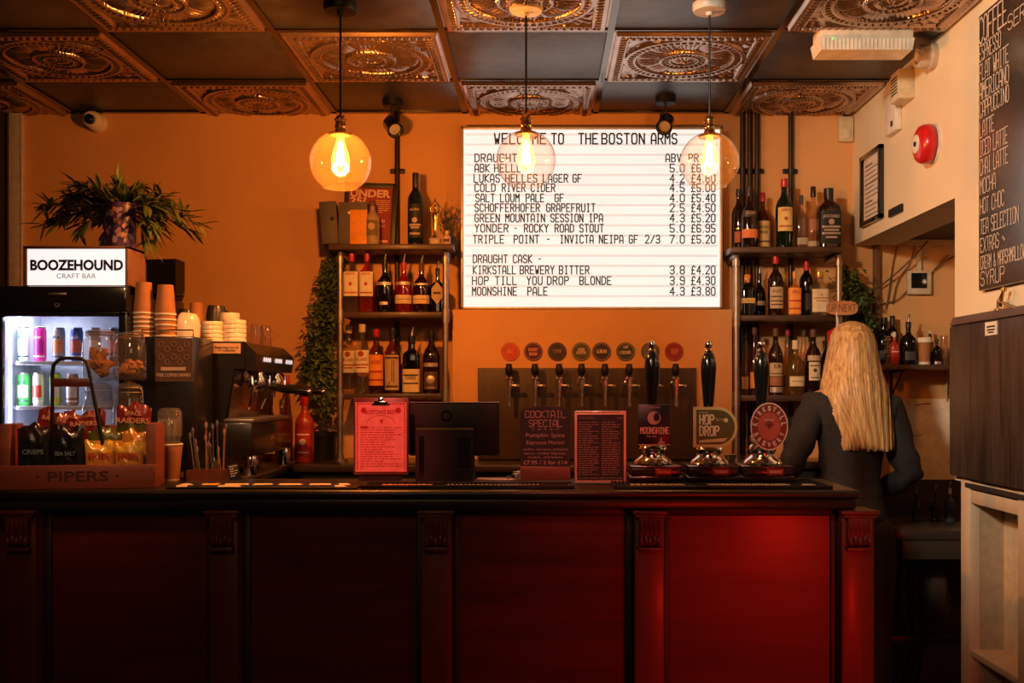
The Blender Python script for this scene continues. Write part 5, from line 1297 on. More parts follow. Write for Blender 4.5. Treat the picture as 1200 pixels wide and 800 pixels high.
t = thing('framed_poster', 'dark framed red UNDER 25? poster leaning on the top shelf', 'poster', (XX(431, 4.70), 4.705, z)); hw = 31 * 4.7 / S; hh = ZZ(212, 4.7) - z
m = MB()
for a in ((-hw, hw, 0, .018), (-hw, hw, hh - .022, hh), (-hw, -hw + .02, 0, hh), (hw - .022, hw, 0, hh)): m.bb(a[0], a[1], 0, .018, a[2], a[3], .002)
f1 = m.build('frame', mat('poster_frame', (.030, .018, .014), .45), t)
m = MB().bb(-hw + .018, hw - .02, .008, .014, .016, hh - .020)
m.mat(1); m.text('UNDER', (-hw + .025, .0065, hh - .064), .033, 2 * hw - .055, off=.04); m.text('25?', (-hw + .025, .0065, hh - .095), .027, .075, off=.04)
lines(m, .0075, .022, hw - .03, hh - .135, hh - .080, 7, 3, .003)
m.text('NO ID', (.02, .0065, .12), .014, .05, off=.03); m.text('NO SALE', (.02, .0065, .10), .012, .05, off=.02); m.bb(.022, hw - .034, .0068, .008, .03, .04)
f2 = m.build('poster_sheet', [mat('poster_red', (.30, .030, .022), .6), mat('poster_cream', (.80, .52, .32), .7)], t)
for f in (f1, f2): f.rotation_euler = (-.09, .035, 0)
t = thing('trophy', 'small golden figure trophy on a pale base on the top left shelf', 'trophy', (XX(510, 4.62), 4.62, z)); k_ = 4.62 / S
MB().bb(-.024, .024, -.02, .02, 0, .032, .004).build('base', mat('trophy_base', (.42, .32, .22), .4), t)
m = MB().lathe([(.016, .032), (.012, .04), (.007, .048), (.008, .075), (.010, .085), (.009, .10), (.012, .115), (.0135, .13), (.011, .145), (.004, .152), (.007, .16), (.0085, .168), (.006, .178), (0, .182)], 18, cap=False)
for sgn in (-1, 1): m.tube([(sgn * .011, 0, .142), (sgn * .022, -.004, .156), (sgn * .018, -.006, .172), (sgn * .006, -.004, .19)], [.005, .0045, .004, .003], 8)
m.lathe([(0, .19), (.006, .192), (.004, .205), (0, .215)], 10); m.build('figure', M_gold, t)
t = thing('miniature_bottle', 'tiny pale bottle with a yellow cap on the top left shelf', 'bottle', (XX(523.5, 4.60), 4.60, z))
MB().lathe([(0, 0), (.015, 0), (.017, .004), (.017, .036), (.008, .042), (.008, .05)], 18, n=4).build('bottle_body', mat('mini_body', (.55, .32, .22), .4), t)
MB().lathe([(.0085, .042), (.0085, .062), (0, .062)], 14, cap=False).build('cap', mat('mini_cap', (.75, .52, .14), .4), t)
MB().bb(-.012, .012, -.0185, -.0165, .012, .024).build('label', L_ink, t)
def bush(name, label, loc, pts, n, lnr, wd, lm, seed, pot=None, spread=.03):
    random.seed(seed); t = thing(name, label, 'plant', loc); m = MB(); sm = MB(); L = Vector(loc)
    for p in pts:
        vs = [Vector(q) - L for q in p]; sm.tube(vs, .002, 5)
        for i in range(len(vs) - 1):
            for k in range(n):
                q = vs[i].lerp(vs[i + 1], random.random()) + Vector((random.gauss(0, spread), random.gauss(0, spread * .7), random.gauss(0, spread)))
                q.y = min(q.y, DB - .012 - L.y)
                d = Vector((random.uniform(-1, 1), random.uniform(-1, .5), random.uniform(-1, .5))); blade(m, q, d, random.uniform(*lnr), wd, random.uniform(0, .4))
    for q in range(len(m.v)):
        x_, y_, z_ = m.v[q]
        if y_ + L.y > DB - .004: m.v[q] = (x_, DB - .004 - L.y, z_)
    m.build('foliage', lm, t, 60); sm.build('stem', M_stem, t)
    if pot: pot(t)
    return t
zz = SL[0] + .001
def gpot(t): MB().lathe([(0, 0), (.022, 0), (.030, .05), (.027, .05), (.025, .045), (0, .045)], 20).build('pot', mat('pot_black', (.03, .025, .022), .5), t)
lx = XX(527, 4.70)
bush('herb_plant', 'small grey-green plant between the trophy and the letter board', (lx, 4.70, zz), [[(lx, 4.70, zz + .03), (lx + dx, 4.69 + dy, zz + .10), (lx + dx * 2, 4.69 + dy, zz + hz)] for dx, dy, hz in ((-.012, 0, .17), (.004, .01, .19), (.016, .0, .18), (.02, -.02, .14), (-.02, -.01, .12))], 26, (.010, .022), .003, M_leafg, 31, gpot, .014)
# trailing ivies
lx = XX(388, 4.66)
bush('hanging_ivy', 'long trailing ivy hanging down left of the left shelving', (lx, 4.70, SL[0] - .03), [[(XX(a, 4.68), 4.70, ZZ(300, 4.68)), (XX(b_, 4.68), 4.68, ZZ(360, 4.68)), (XX(c, 4.68), 4.67, ZZ(420, 4.68)), (XX(d, 4.68), 4.69, ZZ(e, 4.68))] for a, b_, c, d, e in ((392, 384, 378, 372, 470), (391, 388, 384, 382, 490), (390, 378, 368, 366, 455), (393, 390, 388, 386, 468), (388, 372, 362, 360, 440), (390, 380, 374, 378, 478))], 95, (.018, .036), .009, M_leafd, 41, None, .02)
lx = XX(1003, 4.68)
bush('trailing_ivy', 'bushy green ivy at the right end of the right shelving', (lx, 4.70, ZZ(320, 4.68)), [[(XX(a, 4.68), 4.69, ZZ(f, 4.68)), (XX(b_, 4.68), 4.67, ZZ(348, 4.68)), (XX(c, 4.68), 4.67, ZZ(375, 4.68)), (XX(d, 4.68), 4.68, ZZ(e, 4.68))] for a, b_, c, d, e, f in ((990, 994, 998, 1000, 400, 318), (994, 1002, 1008, 1006, 395, 315), (998, 1010, 1016, 1012, 385, 322), (988, 990, 992, 994, 392, 322), (1000, 1006, 1004, 1002, 405, 320))], 90, (.016, .032), .009, M_leafd, 42, None, .02)
# right shelf bottles
gD, gE, gF = 'bottles on the upper right shelf', 'bottles on the middle right shelf', 'bottles on the lower right shelf'
z = SR[0]
bottle(866, 17, 222, z, YK, 'std', G_brown, C_black, [(.12, .3, .8, mat('lab_rust', (.45, .12, .03), .6))], 'dark bottle nearest the letter board on the upper right shelf', gD)
bottle(878, 20, 219, z, YB, 'squat', G_brown, C_black, [(.16, .30, 1.1, mat('lab_or2', (.75, .20, .06), .6), (L_beige, ('l', .35, .9))), (.50, .60, .9, mat('lab_blk2', (.04, .02, .02), .5), (L_beige, ('t', 'GOSLING', -.1, .4, 1.2)))], 'dark bottle with an orange band on the upper right shelf', gD)
bottle(894, 17, 226, z, YK, 'squat', G_amber, C_red, [(.06, .50, 1.2, L_yel, (L_ink, ('t', 'MAKERS', .2, .13, 1.1), ('t', 'MARK', .0, .13, .9), ('l', -.3, .9)))], 'squat bottle with red wax cap and cream label on the upper right shelf', gD)
bottle(919, 20, 210, z, YB, 'std', G_green, C_red, [(.24, .58, 1.0, L_yel, (mat('lab_red4', (.40, .06, .03), .6), ('t', 'JAMESON', .33, .10, 1.2), ('o', .02, .22), ('l', -.3, .8)))], 'green whiskey bottle with yellow label and red cap', gD)
bottle(939, 16, 229, z, YK, 'flask', G_pale, C_cork, [(.10, .22, .8, L_beige)], 'pale whiskey bottle behind the upper right shelf row', gD)
bottle(953, 18, 219, z, YK, 'squat', G_pale, C_black, [(.30, .48, .7, mat('lab_rust2', (.40, .14, .06), .6)), (.06, .14, 1., L_beige)], 'pale whiskey bottle with black cap beside the square black-labelled bottle', gD)
bottle(971, 26, 221, z, YB, 'jack', G_brown, C_black, [(.06, .60, 1.2, L_black, (L_silver, ('t', 'JACK DANIELS', .30, .09, 1.1), ('o', .17, .26), ('l', .02, .6), ('l', -.08, .5), ('l', -.18, .6), ('l', -.30, .4)))], 'square whiskey bottle with black label, last on the upper right shelf', gD)
z = SR[1]
bottle(856, 13, 312, z, YB, 'std', G_black, C_black, [(.56, .66, .6, L_yel)], 'dark bottle just left of the right shelving post', gE) if False else None
bottle(876, 17, 322, z, YB, 'jack', G_black, L_orange, [(.30, .42, 1.0, L_yel, (L_black, ('l', 0, .8))), ], 'dark square bottle with orange cap on the middle right shelf', gE)
bottle(890, 14, 312, z, YK, 'squat', G_black, C_black, [(.26, .36, .8, L_silver)], 'black squat bottle behind the orange capped one', gE, True)
bottle(909, 18, 301, z, YB, 'std', G_brown, C_red, [(.12, .48, 1.0, L_beige, (L_ink, ('t', 'BULLEIT', .25, .13, 1.1), ('l', .05, .8), ('l', -.15, .9), ('l', -.32, .8)))], 'dark bottle with white script label and red cap on the middle right shelf', gE)
bottle(931, 15, 318, z, YB, 'flask', glass('bottle_orange', (.9, .35, .05), 1.4, body=.4, bodyc=(.8, .25, .03)), L_orange, [(.04, .62, 1.2, mat('lab_bright', (.90, .32, .05), .6), (L_red, ('t', 'APEROL', .28, .12, 1.0), ('l', 0, .8), ('l', -.3, .8)))], 'small bright orange bottle on the middle right shelf', gE)
bottle(945, 16, 304, z, YK, 'wine', G_black, C_red, [(.12, .4, .9, mat('lab_dk3', (.05, .03, .025), .6))], 'dark wine bottle with red top behind the orange bottle', gE, name='wine_bottle')
bottle(960, 21, 319, z, YB, 'square', G_clear, C_gold, [(.08, .60, .95, L_cream, (mat('lab_br', (.50, .24, .08), .7), ('l', .1, .8), ('l', -.02, .6), ('o', .25, .12)))], 'clear square bottle with big cream label on the middle right shelf', gE)
z = SR[2]
bottle(874, 13, 392, z, YK, 'long', G_clear, C_black, [(.1, .3, .9, L_beige)], 'clear tall bottle at the left end of the lower right shelf', gF)
bottle(884, 14, 384, z, YB, 'long', G_amber, C_cork, [(.1, .34, .9, L_orange)], 'amber tall bottle behind the third hand pump', gF)
bottle(909, 17, 385, z, YB, 'std', G_brown, C_cork, [(.28, .48, 1.1, L_beige, (L_ink, ('t', 'RUM', .1, .3, .8), ('l', -.3, .9))), (.04, .12, 1.1, L_silver), (.14, .27, 1.1, mat('lab_rust5', (.35, .14, .06), .6))], 'brown rum bottle with pale bands on the lower right shelf', gF)
bottle(923, 14, 386, z, YK, 'long', G_clear, C_red, [(.1, .3, .9, L_beige)], 'clear tall bottle with red cap behind the lower right row', gF)
bottle(932, 22, 399, z, YB, 'squat', G_yel, L_cream, [(.16, .34, .8, L_cream, (L_ink, ('l', 0, .7)))], 'yellowish squat bottle with peach label on the lower right shelf', gF)
bottle(942, 13, 386, z, YK, 'long', G_pale, C_cork, [(.1, .3, .9, L_beige)], 'pale slim bottle behind the yellowish squat bottle', gF)
bottle(953, 18, 386, z, YB, 'std', G_brown, C_cork, [(.22, .50, .8, L_cream, (L_ink, ('l', .3, .8), ('o', .05, .25), ('l', -.35, .6))), (.52, .60, 1.0, L_beige)], 'brown bottle with cream label beside the blonde woman', gF)
bottle(970, 16, 392, z, YK, 'std', G_black, C_black, [(.36, .50, .9, L_cream)], 'dark bottle half behind the blonde woman', gF)
# signs hanging on the right post
xs = XX(986, 4.54)
t = thing('hanging_sign', 'oval wooden UP NEXT sign hanging on the right shelf post', 'sign', (xs, 4.535, ZZ(361, 4.54)))
hx = 18.5 * 4.54 / S
MB().lathe([(0, 0), (.99, 0), (1, .004), (.99, .008), (0, .008)], 40, n=3, ax='-Y', sx=hx, sy=.031).build('board', wood('upnext_wood', (.42, .16, .06), (.60, .27, .11), .6, .05, 'X', 6), t)
MB().text('UP NEXT', (0, -.009, -.017), .034, hx * 1.75, align='C', off=-.01).build('lettering', mat('sign_brown', (.10, .02, .01), .7), t)
t = thing('hanging_tag', 'red house-shaped tag hanging above the blonde woman', 'tag', (XX(981, 4.52), 4.525, ZZ(398, 4.52)))
hx = 11 * 4.52 / S
MB().prism([(-hx, -.055), (hx, -.055), (hx, .035), (0, .058), (-hx, .035)], 0, .006).build('board', M_red, t)
MB().text('NO', (0, -.001, -.012), .022, hx * 1.0, align='C', off=.02).text('ENTRY', (0, -.001, -.035), .012, hx * 1.5, align='C', off=.02).build('lettering', L_white, t)
MB().tube([(0, .003, .05), (.002, .003, .075), (.0, .003, .12)], .003, 6).build('string', L_white, t)
# bottles on the back counter by the coffee machine
z = LC
t = bottle(357, 22, 465, z, 4.50, 'std', mat('sauce_red', (.36, .030, .012), .3, coat=.4), C_red, [(.12, .50, .8, L_red, (L_white, ('l', .3, .9), ('l', -.42, .8), ('o', .0, .35)))], 'red plastic sauce bottle on the back counter left of the ivy', 'sauce and syrup bottles', name='sauce_bottle')
G_syr = glass('syrup', (.40, .10, .03), 1.4, body=.3, bodyc=(.2, .04, .015))
bottle(317, 17, 462, z, 4.62, 'squat', G_syr, C_cork, [(.1, .3, .8, L_beige)], 'squat brown syrup bottle behind the portafilter handle', 'sauce and syrup bottles', name='syrup_bottle')
bottle(337, 12, 440, z, 4.62, 'long', G_syr, C_red, [(.15, .36, .9, L_black)], 'slim syrup bottle behind the portafilter handle', 'sauce and syrup bottles', name='syrup_bottle')
x = XX(374, 4.45)
t = thing('knock_box', 'black round knock box on the back counter by the shelf post', 'container', (XX(376, 4.66), 4.66, LC))
MB().lathe([(0, .004), (.062, .004), (.066, 0), (.070, .10), (.074, .105), (.074, .125), (.068, .125), (.062, .02), (0, .02)], 28).build('tub', M_black, t)
MB().tube([(-.066, 0, .105), (.066, 0, .105)], .009, 10).build('bar', M_pipe, t)
# ------------------------------------------------------------------ the woman behind the bar
PX, PYY = 1.240, 4.20
def skin(name, V, E, Rr, sub=2):
    me = bpy.data.meshes.new(name); me.from_pydata(V, E, []); me.update()
    o = bpy.data.objects.new(name + '_tmp', me); COL.objects.link(o)
    md = o.modifiers.new('s', 'SKIN'); 
    for i, v in enumerate(me.skin_vertices[0].data):
        r = Rr[i]; v.radius = r if isinstance(r, tuple) else (r, r); v.use_root = (i == 0)
    md.use_smooth_shade = True
    sb = o.modifiers.new('b', 'SUBSURF'); sb.levels = sub; sb.render_levels = sub
    bpy.context.view_layer.update()
    dg = bpy.context.evaluated_depsgraph_get()
    ev = o.evaluated_get(dg); m2 = bpy.data.meshes.new_from_object(ev, depsgraph=dg)
    vs = [tuple(v.co) for v in m2.vertices]; fs = [tuple(p.vertices) for p in m2.polygons]
    bpy.data.objects.remove(o); bpy.data.meshes.remove(me); bpy.data.meshes.remove(m2)
    return vs, fs
woman = thing('person', 'woman with long blonde hair in a dark top standing with her back turned', 'person', (PX, PYY, 0))
V = []; E = []; Rr = []
def vert(p, r, par=None):
    V.append(p); Rr.append(r); i = len(V) - 1
    if par is not None: E.append((par, i))
    return i
pel = vert((0, 0, .90), (.135, .10)); wa = vert((0, .01, 1.04), (.108, .082), pel); ch = vert((0, .015, 1.20), (.125, .095), wa); uc = vert((0, .01, 1.325), (.120, .085), ch)
nk = vert((.005, .015, 1.425), .048, uc); nh = vert((.01, .03, 1.49), .047, nk)
arms = {}
JT = {'L': [(-.150, .0, 1.345), (-.245, -.02, 1.125), (-.215, .13, 1.05), (-.205, .165, 1.045)], 'R': [(.150, .0, 1.335), (.224, -.03, 1.065), (.165, .13, 1.00), (.155, .165, .995)]}
for sd, (sh, el, wr, pm) in JT.items():
    a = vert(sh, .062, uc); mid = vert(tuple((Vector(sh) + Vector(el)) / 2), .054, a); b_ = vert(el, .043, mid); m2 = vert(tuple(Vector(el).lerp(Vector(wr), .4)), .041, b_); c = vert(wr, .026, m2)
    d = vert(pm, (.030, .018), c); sg = -1 if sd == 'L' else 1
    e = vert((pm[0], pm[1] + .035, pm[2] - .006), (.032, .014), d)
    for k, ln in enumerate((.030, .036, .038, .033)):
        ox = sg * (-.026 + .0175 * k) * 1.0
        f1 = vert((pm[0] + ox, pm[1] + .065, pm[2] - .010), .0085, e); f2 = vert((pm[0] + ox * 1.1, pm[1] + .065 + ln * .7, pm[2] - .024), .0078, f1); vert((pm[0] + ox * 1.1, pm[1] + .062 + ln, pm[2] - .046), .0068, f2)
    t1 = vert((pm[0] - sg * .036, pm[1] + .018, pm[2] - .012), .0105, d); vert((pm[0] - sg * .046, pm[1] + .048, pm[2] - .026), .0085, t1)
for sg in (-1, 1):
    a = vert((sg * .088, 0, .80), (.088, .092), pel); b_ = vert((sg * .09, .012, .48), .058, a); b2 = vert((sg * .092, -.01, .32), .056, b_); c = vert((sg * .092, 0, .085), .036, b2)
    d = vert((sg * .10, .06, .045), (.036, .035), c); vert((sg * .105, .155, .030), (.034, .022), d)
vs, fs = skin('body', V, E, Rr)
bm_ = MB().add(vs, fs)
# head with a face, turned away from us and slightly down
hv = []; hf = []; NS, NR = 28, 22
for j in range(NR + 1):
    ph = pi * j / NR
    for i in range(NS):
        th = 2 * pi * i / NS; x = sin(ph) * cos(th); y = sin(ph) * sin(th); zz = cos(ph)
        sx = .072 * (1 - .18 * max(0, -zz)); f = max(0, y)
        yy = y * (.092 - .010 * max(0, -zz)); 
        d = math.exp(-((x / .18) ** 2)) * f
        yy += .020 * d * math.exp(-((zz + .18) / .16) ** 2) + .006 * d * math.exp(-((zz + .55) / .10) ** 2) + .008 * d * math.exp(-((zz + .88) / .14) ** 2)
        for s2 in (-1, 1): yy -= .009 * f * math.exp(-(((x - s2 * .40) / .20) ** 2 + ((zz - .05) / .12) ** 2))
        hv.append((.01 + x * sx, .035 + yy, 1.560 + zz * .108))
for j in range(NR):
    for i in range(NS): hf.append((j * NS + i, j * NS + (i + 1) % NS, (j + 1) * NS + (i + 1) % NS, (j + 1) * NS + i))
bm_.add(hv, hf)
for s2 in (-1, 1): bm_.lathe([(0, -.004), (.012, -.004), (.016, .002), (.010, .008), (0, .006)], 14, ax='X', sy=1.7, c=(.01 + s2 * .074, .03, 1.55))
bm_.build('body', mat('skin', (.62, .33, .20), .5), woman, 60)
# face details
m = MB()
for s2 in (-1, 1): m.lathe([(0, -.009), (.007, -.005), (.009, 0), (.007, .005), (0, .009)], 12, c=(.01 + s2 * .028, .112, 1.566))
m.build('eye', mat('eye_white', (.75, .70, .66), .2), woman)
MB().lathe([(0, -.022), (.005, -.012), (.006, 0), (.005, .012), (0, .022)], 10, ax='X', c=(.01, .123, 1.50)).build('lips', mat('lips', (.45, .12, .10), .4), woman)
# dark long-sleeved top
M_top_ = mat('dark_knit', (.020, .017, .018), .85, var=.25, scale=60, bump=.3)
V = []; E = []; Rr = []
hz0 = vert((0, .0, .84), (.168, .138)); h0 = vert((0, .005, .92), (.152, .122), hz0); h1 = vert((0, .01, 1.04), (.122, .098), h0); h2 = vert((0, .012, 1.20), (.142, .112), h1); h3 = vert((0, .008, 1.325), (.138, .102), h2); vert((.003, .012, 1.405), (.066, .062), h3)
for sd, (sh, el, wr, pm) in JT.items():
    a = vert(sh, .074, h3); mid = vert(tuple((Vector(sh) + Vector(el)) / 2), .068, a); b_ = vert(el, .058, mid); m2 = vert(tuple(Vector(el).lerp(Vector(wr), .45)), .052, b_); vert(wr, .037, m2)
vs, fs = skin('top', V, E, Rr)
rr = random.Random(3); vs2 = []
for x, y, zz in vs:
    k = .004 * sin(zz * 75 + x * 12) * max(0, 1 - abs(zz - 1.05) / .18) + .003 * sin(zz * 40 + x * 60 + y * 30)
    vs2.append((x * (1 + k / .12), y + k * (1 if y > 0 else -1), zz))
MB().add(vs2, fs).build('top', M_top_, woman, 60)
# dark trousers and shoes
V = []; E = []; Rr = []
h0 = vert((0, .0, .97), (.140, .108)); h1 = vert((0, 0, .88), (.158, .125), h0)
for sg in (-1, 1):
    a = vert((sg * .088, 0, .78), (.102, .108), h1); b_ = vert((sg * .092, .012, .48), .078, a); c = vert((sg * .093, -.004, .28), .070, b_); vert((sg * .094, 0, .09), .062, c)
vs, fs = skin('trousers', V, E, Rr)
MB().add(vs, fs).build('trousers', mat('dark_trousers', (.012, .010, .011), .8, var=.2), woman, 60)
for sg in (-1, 1):
    m = MB()
    for f in [0]: m.lathe([(0, 0), (.040, 0), (.044, .012), (.042, .04), (.030, .075), (0, .085)], 20, sy=2.6 if False else 1.0, c=(sg * .094, -.01, 0))
    m.box((sg * .10, .055, .030), (.084, .20, .056), .025, None, 3); m.build('shoe', M_black, woman)
# hair: long straight sheet over crown, sides and back
mh, nt, b = _nodes('blonde_hair'); tc = nt.nodes.new('ShaderNodeTexCoord'); mp = nt.nodes.new('ShaderNodeMapping'); mp.inputs['Scale'].default_value = (1, 1, .035)
nz = nt.nodes.new('ShaderNodeTexNoise'); nz.inputs['Scale'].default_value = 95; nz.inputs['Detail'].default_value = 6
cr = nt.nodes.new('ShaderNodeValToRGB'); cr.color_ramp.elements[0].position = .3; cr.color_ramp.elements[1].position = .68
cr.color_ramp.elements[0].color = (.30, .135, .04, 1); cr.color_ramp.elements[1].color = (.80, .52, .23, 1)
nt.links.new(tc.outputs['Object'], mp.inputs[0]); nt.links.new(mp.outputs[0], nz.inputs['Vector']); nt.links.new(nz.outputs['Fac'], cr.inputs[0]); nt.links.new(cr.outputs[0], b.inputs['Base Color'])
b.inputs['Roughness'].default_value = .42; b.inputs['Anisotropic'].default_value = .5
bp = nt.nodes.new('ShaderNodeBump'); bp.inputs['Strength'].default_value = .5; bp.inputs['Distance'].default_value = .004; nt.links.new(nz.outputs['Fac'], bp.inputs['Height']); nt.links.new(bp.outputs[0], b.inputs['Normal'])
rings = [ # z, cx, cy, rx, ry, half opening angle from the back
 (1.690, .01, .03, .004, .004, 180), (1.688, .01, .03, .022, .024, 180), (1.680, .01, .03, .045, .050, 180), (1.662, .01, .028, .068, .078, 178), (1.635, .01, .025, .084, .096, 160), (1.60, .01, .022, .093, .106, 142), (1.55, .008, .018, .101, .110, 130), (1.50, .006, .008, .112, .108, 122),
 (1.45, .004, -.008, .124, .108, 112), (1.40, .004, -.025, .133, .105, 100), (1.35, .010, -.040, .130, .098, 90), (1.30, .022, -.050, .120, .090, 82), (1.25, .032, -.055, .112, .084, 78), (1.225, .038, -.058, .108, .080, 76), (1.195, .042, -.058, .104, .078, 74)]
NA = 160; vs = []; fs = []; rr = random.Random(9); off = [rr.uniform(0, .026) for _ in range(NA + 1)]; amp = [rr.uniform(.6, 1.4) for _ in range(NA + 1)]
NRg = len(rings)
def hpt(j, i, inner):
    z, cx, cy, rx, ry, op = rings[j]; f = -1 + 2 * i / NA; a = -pi / 2 + R_(op) * f
    low = min(1, max(0, (1.62 - z) / .3)); rp = 1 + low * (.014 * sin(i * 1.55 + .4 * sin(j * .7)) * amp[i] + .03 * sin(i * .42 + 1))
    k = .90 if inner else 1.0
    zz = z - (off[i] if j == NRg - 1 else off[i] * .5 if j == NRg - 2 else 0)
    return (cx + rx * rp * k * cos(a), cy + ry * rp * k * sin(a), zz - (.003 if inner and j < 4 else 0))
for inner in (0, 1):
    for j in range(NRg):
        for i in range(NA + 1): vs.append(hpt(j, i, inner))
W_ = NA + 1; T_ = NRg * W_
for j in range(NRg - 1):
    for i in range(NA):
        a = j * W_ + i; fs.append((a, a + 1, a + W_ + 1, a + W_)); fs.append((T_ + a, T_ + a + W_, T_ + a + W_ + 1, T_ + a + 1))
    fs.append((j * W_, (j + 1) * W_, T_ + (j + 1) * W_, T_ + j * W_)); k = j * W_ + NA; fs.append((k, T_ + k, T_ + k + W_, k + W_))
for i in range(NA):
    a = (NRg - 1) * W_ + i; fs.append((a, a + 1, T_ + a + 1, T_ + a))
MB().add(vs, fs).build('hair', mh, woman, 75)

# ------------------------------------------------------------------ alcove behind the opening
AD = 4.78
m = MB().bb(XX(1024, AD), XX(1031, AD), 4.77, DB, .0, 2.10, .003); o = struct(m, 'trim_1', mat('trim_brown', (.16, .07, .035), .5))
m = MB().bb(XX(1031, AD), 2.6, 4.775, DB, 2.07, 2.10, .003); struct(m, 'trim_2', M_back)
x0, zz0 = XZ(1063, 345, AD); x1, zz1 = XZ(1091, 317, AD)
t = thing('wall_control_unit', 'pale square wall control with a dark screen in the alcove', 'control panel', ((x0 + x1) / 2, DB, (zz0 + zz1) / 2)); hx = (x1 - x0) / 2
MB().bb(-hx, hx, -.03, 0, -hx, hx, .005).build('box', mat('panel_cream', (.62, .50, .36), .5), t)
MB().bb(-hx + .016, hx - .022, -.032, -.029, -hx + .028, hx - .012, .001).build('screen', M_blackg, t)
MB().bb(-.006, .012, -.02, 0, hx, 2.06 - t.location.z, .002).build('trunking', mat('panel_cream', 0), t)
def cable(pts, label, r=.0026):
    d = 4.785; P_ = [Vector((XX(a, d), d + c, ZZ(b_, d))) for a, b_, c in pts]
    Q = []
    for i in range(len(P_) - 1):
        p0 = P_[max(i - 1, 0)]; p1 = P_[i]; p2 = P_[i + 1]; p3 = P_[min(i + 2, len(P_) - 1)]
        for k in range(8):
            u = k / 8; Q.append(.5 * ((2 * p1) + (p2 - p0) * u + (2 * p0 - 5 * p1 + 4 * p2 - p3) * u * u + (3 * p1 - p0 - 3 * p2 + p3) * u ** 3))
    Q.append(P_[-1]); L = Q[0].copy()
    solo(MB().tube([q - L for q in Q], r, 6), 'cable', mat('cable_brown', (.09, .04, .022), .5), label, 'cable', L, 0, 'loose cables in the alcove')
cable([(1078, 286, -.1), (1062, 306, -.06), (1044, 324, -.03), (1024, 340, -.015), (1004, 352, -.015)], 'thick dark cable sloping down from the opening to the ivy', .0036)
cable([(1052, 287, 0), (1046, 310, 0), (1042, 340, 0), (1038, 362, 0)], 'cable hanging nearly straight down beside the brown trim')
cable([(1072, 287, 0), (1066, 308, 0), (1052, 330, 0), (1046, 356, 0)], 'cable curving down left of the control panel')
cable([(1122, 300, 0), (1108, 306, 0), (1096, 316, 0)], 'short cable running right from the control panel corner')
cable([(1064, 340, 0), (1050, 352, 0), (1034, 356, 0), (1008, 366, 0)], 'cable sagging left from the control panel to the ivy')
cable([(1112, 298, 0), (1098, 312, 0), (1092, 320, 0)], 'thin cable dropping to the top corner of the control panel')
# shelf
zs = ZZ(427, 4.60)
t = thing('alcove_shelf', 'dark narrow shelf of bottles and cups in the alcove', 'shelf', (XX(1031, 4.6), 4.585, zs))
MB().bb(.015, 1.1, 0, .190, -.022, 0, .003).build('board', M_shelf, t)
for dx in (.10, .62): MB().bb(dx, dx + .012, .02, .190, -.034, -.022).bb(dx, dx + .012, .178, .190, -.16, -.022).tube([(dx + .006, .03, -.03), (dx + .006, .18, -.14)], .005, 6).build('bracket', M_pipe, t)
gS = 'bottles and jars on the alcove shelf'; ya = 4.66; yk = 4.735
za = zs
t = thing('spiral_holder', 'spiral steel holder at the left end of the alcove shelf', 'holder', (XX(1040, ya), ya, za + .001))
MB().tube([(.014 * cos(a * .8), .014 * sin(a * .8), .004 + a * .0011) for a in range(115)], .0022, 5).build('coil', M_chrome, t); MB().lathe([(0, 0), (.018, 0), (.018, .004), (0, .004)], 16).build('base', M_steel, t)
bottle(1036, 22, 372, za, yk, 'squat', G_black, C_black, [(.1, .3, .8, L_black)], 'big dark bottle behind the spiral holder', gS)
bottle(1048, 12, 389, za, ya, 'squat', mat('sauce_red', 0), L_cream, [(.14, .5, .9, L_red, (L_white, ('l', .2, .8)))], 'small red sauce bottle with pale cap on the alcove shelf', gS, name='sauce_bottle')
bottle(1046, 14, 370, za, yk + .005, 'wine', G_black, C_black, [(.1, .4, .9, L_black)], 'dark bottle behind the red sauce bottle', gS)
bottle(1064.5, 18, 369, za, ya, 'squat', G_black, C_black, [(.1, .3, .7, mat('lab_gr', (.05, .05, .055), .6))], 'wide dark swing-top bottle in the middle of the alcove shelf', gS, True)
t = thing('takeaway_cup', 'brown takeaway cup with a white lid on the alcove shelf', 'cup', (XX(1083, ya), ya, za + .001)); r = 8 * ya / S; hh = ZZ(400, ya) - za
MB().lathe([(0, 0), (r * .8, 0), (r, hh), (0, hh)], 28).build('cup_wall', M_kraft, t); MB().lathe([(r * .78, 0), (r * .83, 0), (r * .86, .012), (r * .81, .012)], 28, cap=False).build('base_band', M_cupw, t)
MB().lathe([(r * .96, hh - .006), (r * 1.1, hh - .006), (r * 1.12, hh), (r * .98, hh + .012), (r * .92, hh + .016), (0, hh + .014)], 28, cap=False).build('lid', M_cupw, t)
bottle(1090, 8, 387, za, yk, 'long', G_brown, L_cream, [(.4, .7, .8, L_cream)], 'slim bottle with pale neck behind the takeaway cup', gS)
bottle(1098, 10, 397, za, ya, 'squat', G_black, C_black, [(.02, .12, .8, L_silver)], 'small dark round bottle right of the takeaway cup', gS)
tumbler(1106, ya + .02, za + .001, 10, 34, 'tall upturned glass on the alcove shelf', None)
bottle(1117, 9, 404, za, ya, 'std', G_amber, C_cork, [(.2, .5, .8, L_beige)], 'small amber bottle at the right end of the alcove shelf', gS)
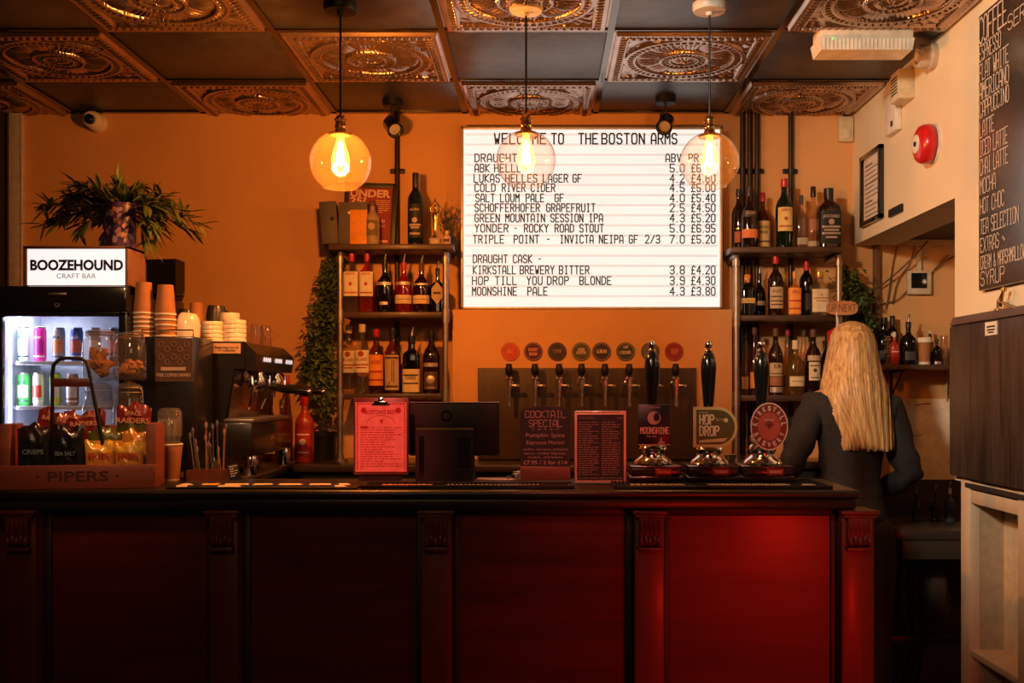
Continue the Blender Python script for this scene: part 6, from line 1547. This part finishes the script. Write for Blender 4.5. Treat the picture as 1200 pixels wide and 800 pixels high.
# splash board
x0, z1 = XZ(1045, 467, 4.785); 
t = thing('splash_board', 'pale blank wall board above the alcove sink counter', 'board', (x0, DB, ZZ(562, 4.785)))
MB().bb(0, 1.05, -.014, 0, 0, z1 - t.location.z, .002).build('board', mat('board_white', (.80, .70, .58), .5), t)
m = MB().tube([(.11, -.015, z1 - t.location.z - .03), (.14, -.015, z1 - t.location.z - .024), (.18, -.015, z1 - t.location.z - .022)], .0025, 5); m.tube([(.08, -.015, .2), (.14, -.015, .205)], .0015, 5); m.build('scratch', mat('scratch', (.2, .09, .04), .7), t)
MB().lathe([(0, 0), (.004, 0), (.004, .20), (0, .20)], 8, c=(.25, -.02, z1 - t.location.z - .01)).build('pull_cord', mat('cordw', (.5, .4, .3), .6), t)
# sink counter
t = thing('sink_counter', 'dark sink counter with pipes underneath in the alcove', 'counter', (XX(1052, 4.22), 4.24, 0))
MB().bb(0, 1.0, 0, .55, .80, .84, .004).build('worktop', mat('counter_grey', (.06, .045, .038), .35, .3), t)
MB().bb(.03, 1.0, .01, .03, .72, .80, .003).build('front_rail', mat('rail_grey', (.05, .038, .03), .4), t)
MB().bb(0.0, 1.0, .50, .52, 0, .80).bb(0, 1.0, .535, .553, .84, 1.0).build('back_panel', M_dark, t)
m = MB()
for dx in (.14, .20): m.tube([(dx, .30, .80), (dx, .30, .45), (dx + .03, .32, .36), (dx, .36, .12)], .018, 10)
m.build('waste_pipe', M_pipe, t)
MB().bb(0, 1.0, .05, .12, .36, .40, .004).build('lower_rail', M_pipe, t)
for px, w_, tp, lb in ((1074, 9, 572, 'dark pump bottle on the sink counter, first from the woman'), (1096, 10, 570, 'dark pump bottle in the middle of the sink counter'), (1113, 11, 566, 'pale capped bottle at the right of the sink counter')):
    bottle(px, w_, tp, .84, 4.52, 'squat', G_black if px < 1110 else mat('soap_blue', (.05, .08, .10), .4), M_pipe if px < 1110 else M_white, [(.1, .4, .8, L_black)], lb, 'bottles on the sink counter', True, name='soap_bottle')
t = thing('waste_sack', 'crumpled pale bag standing under the sink counter', 'bag', (XX(1092, 4.5), 4.48, .401)); random.seed(2)
m = MB().lathe([(0, 0), (.05, .0), (.075, .04), (.07, .12), (.06, .20), (.03, .26), (0, .27)], 20)
m.v = [(x + .008 * sin(z * 60 + x * 90), y + .008 * sin(z * 50 + 2 * x), z) for x, y, z in m.v]; m.build('sack', mat('sack', (.07, .045, .032), .7), t)
MB().tube([(-.02, 0, .25), (0, -.01, .30), (.02, 0, .25)], .006, 6).build('knot', M_dark, t)
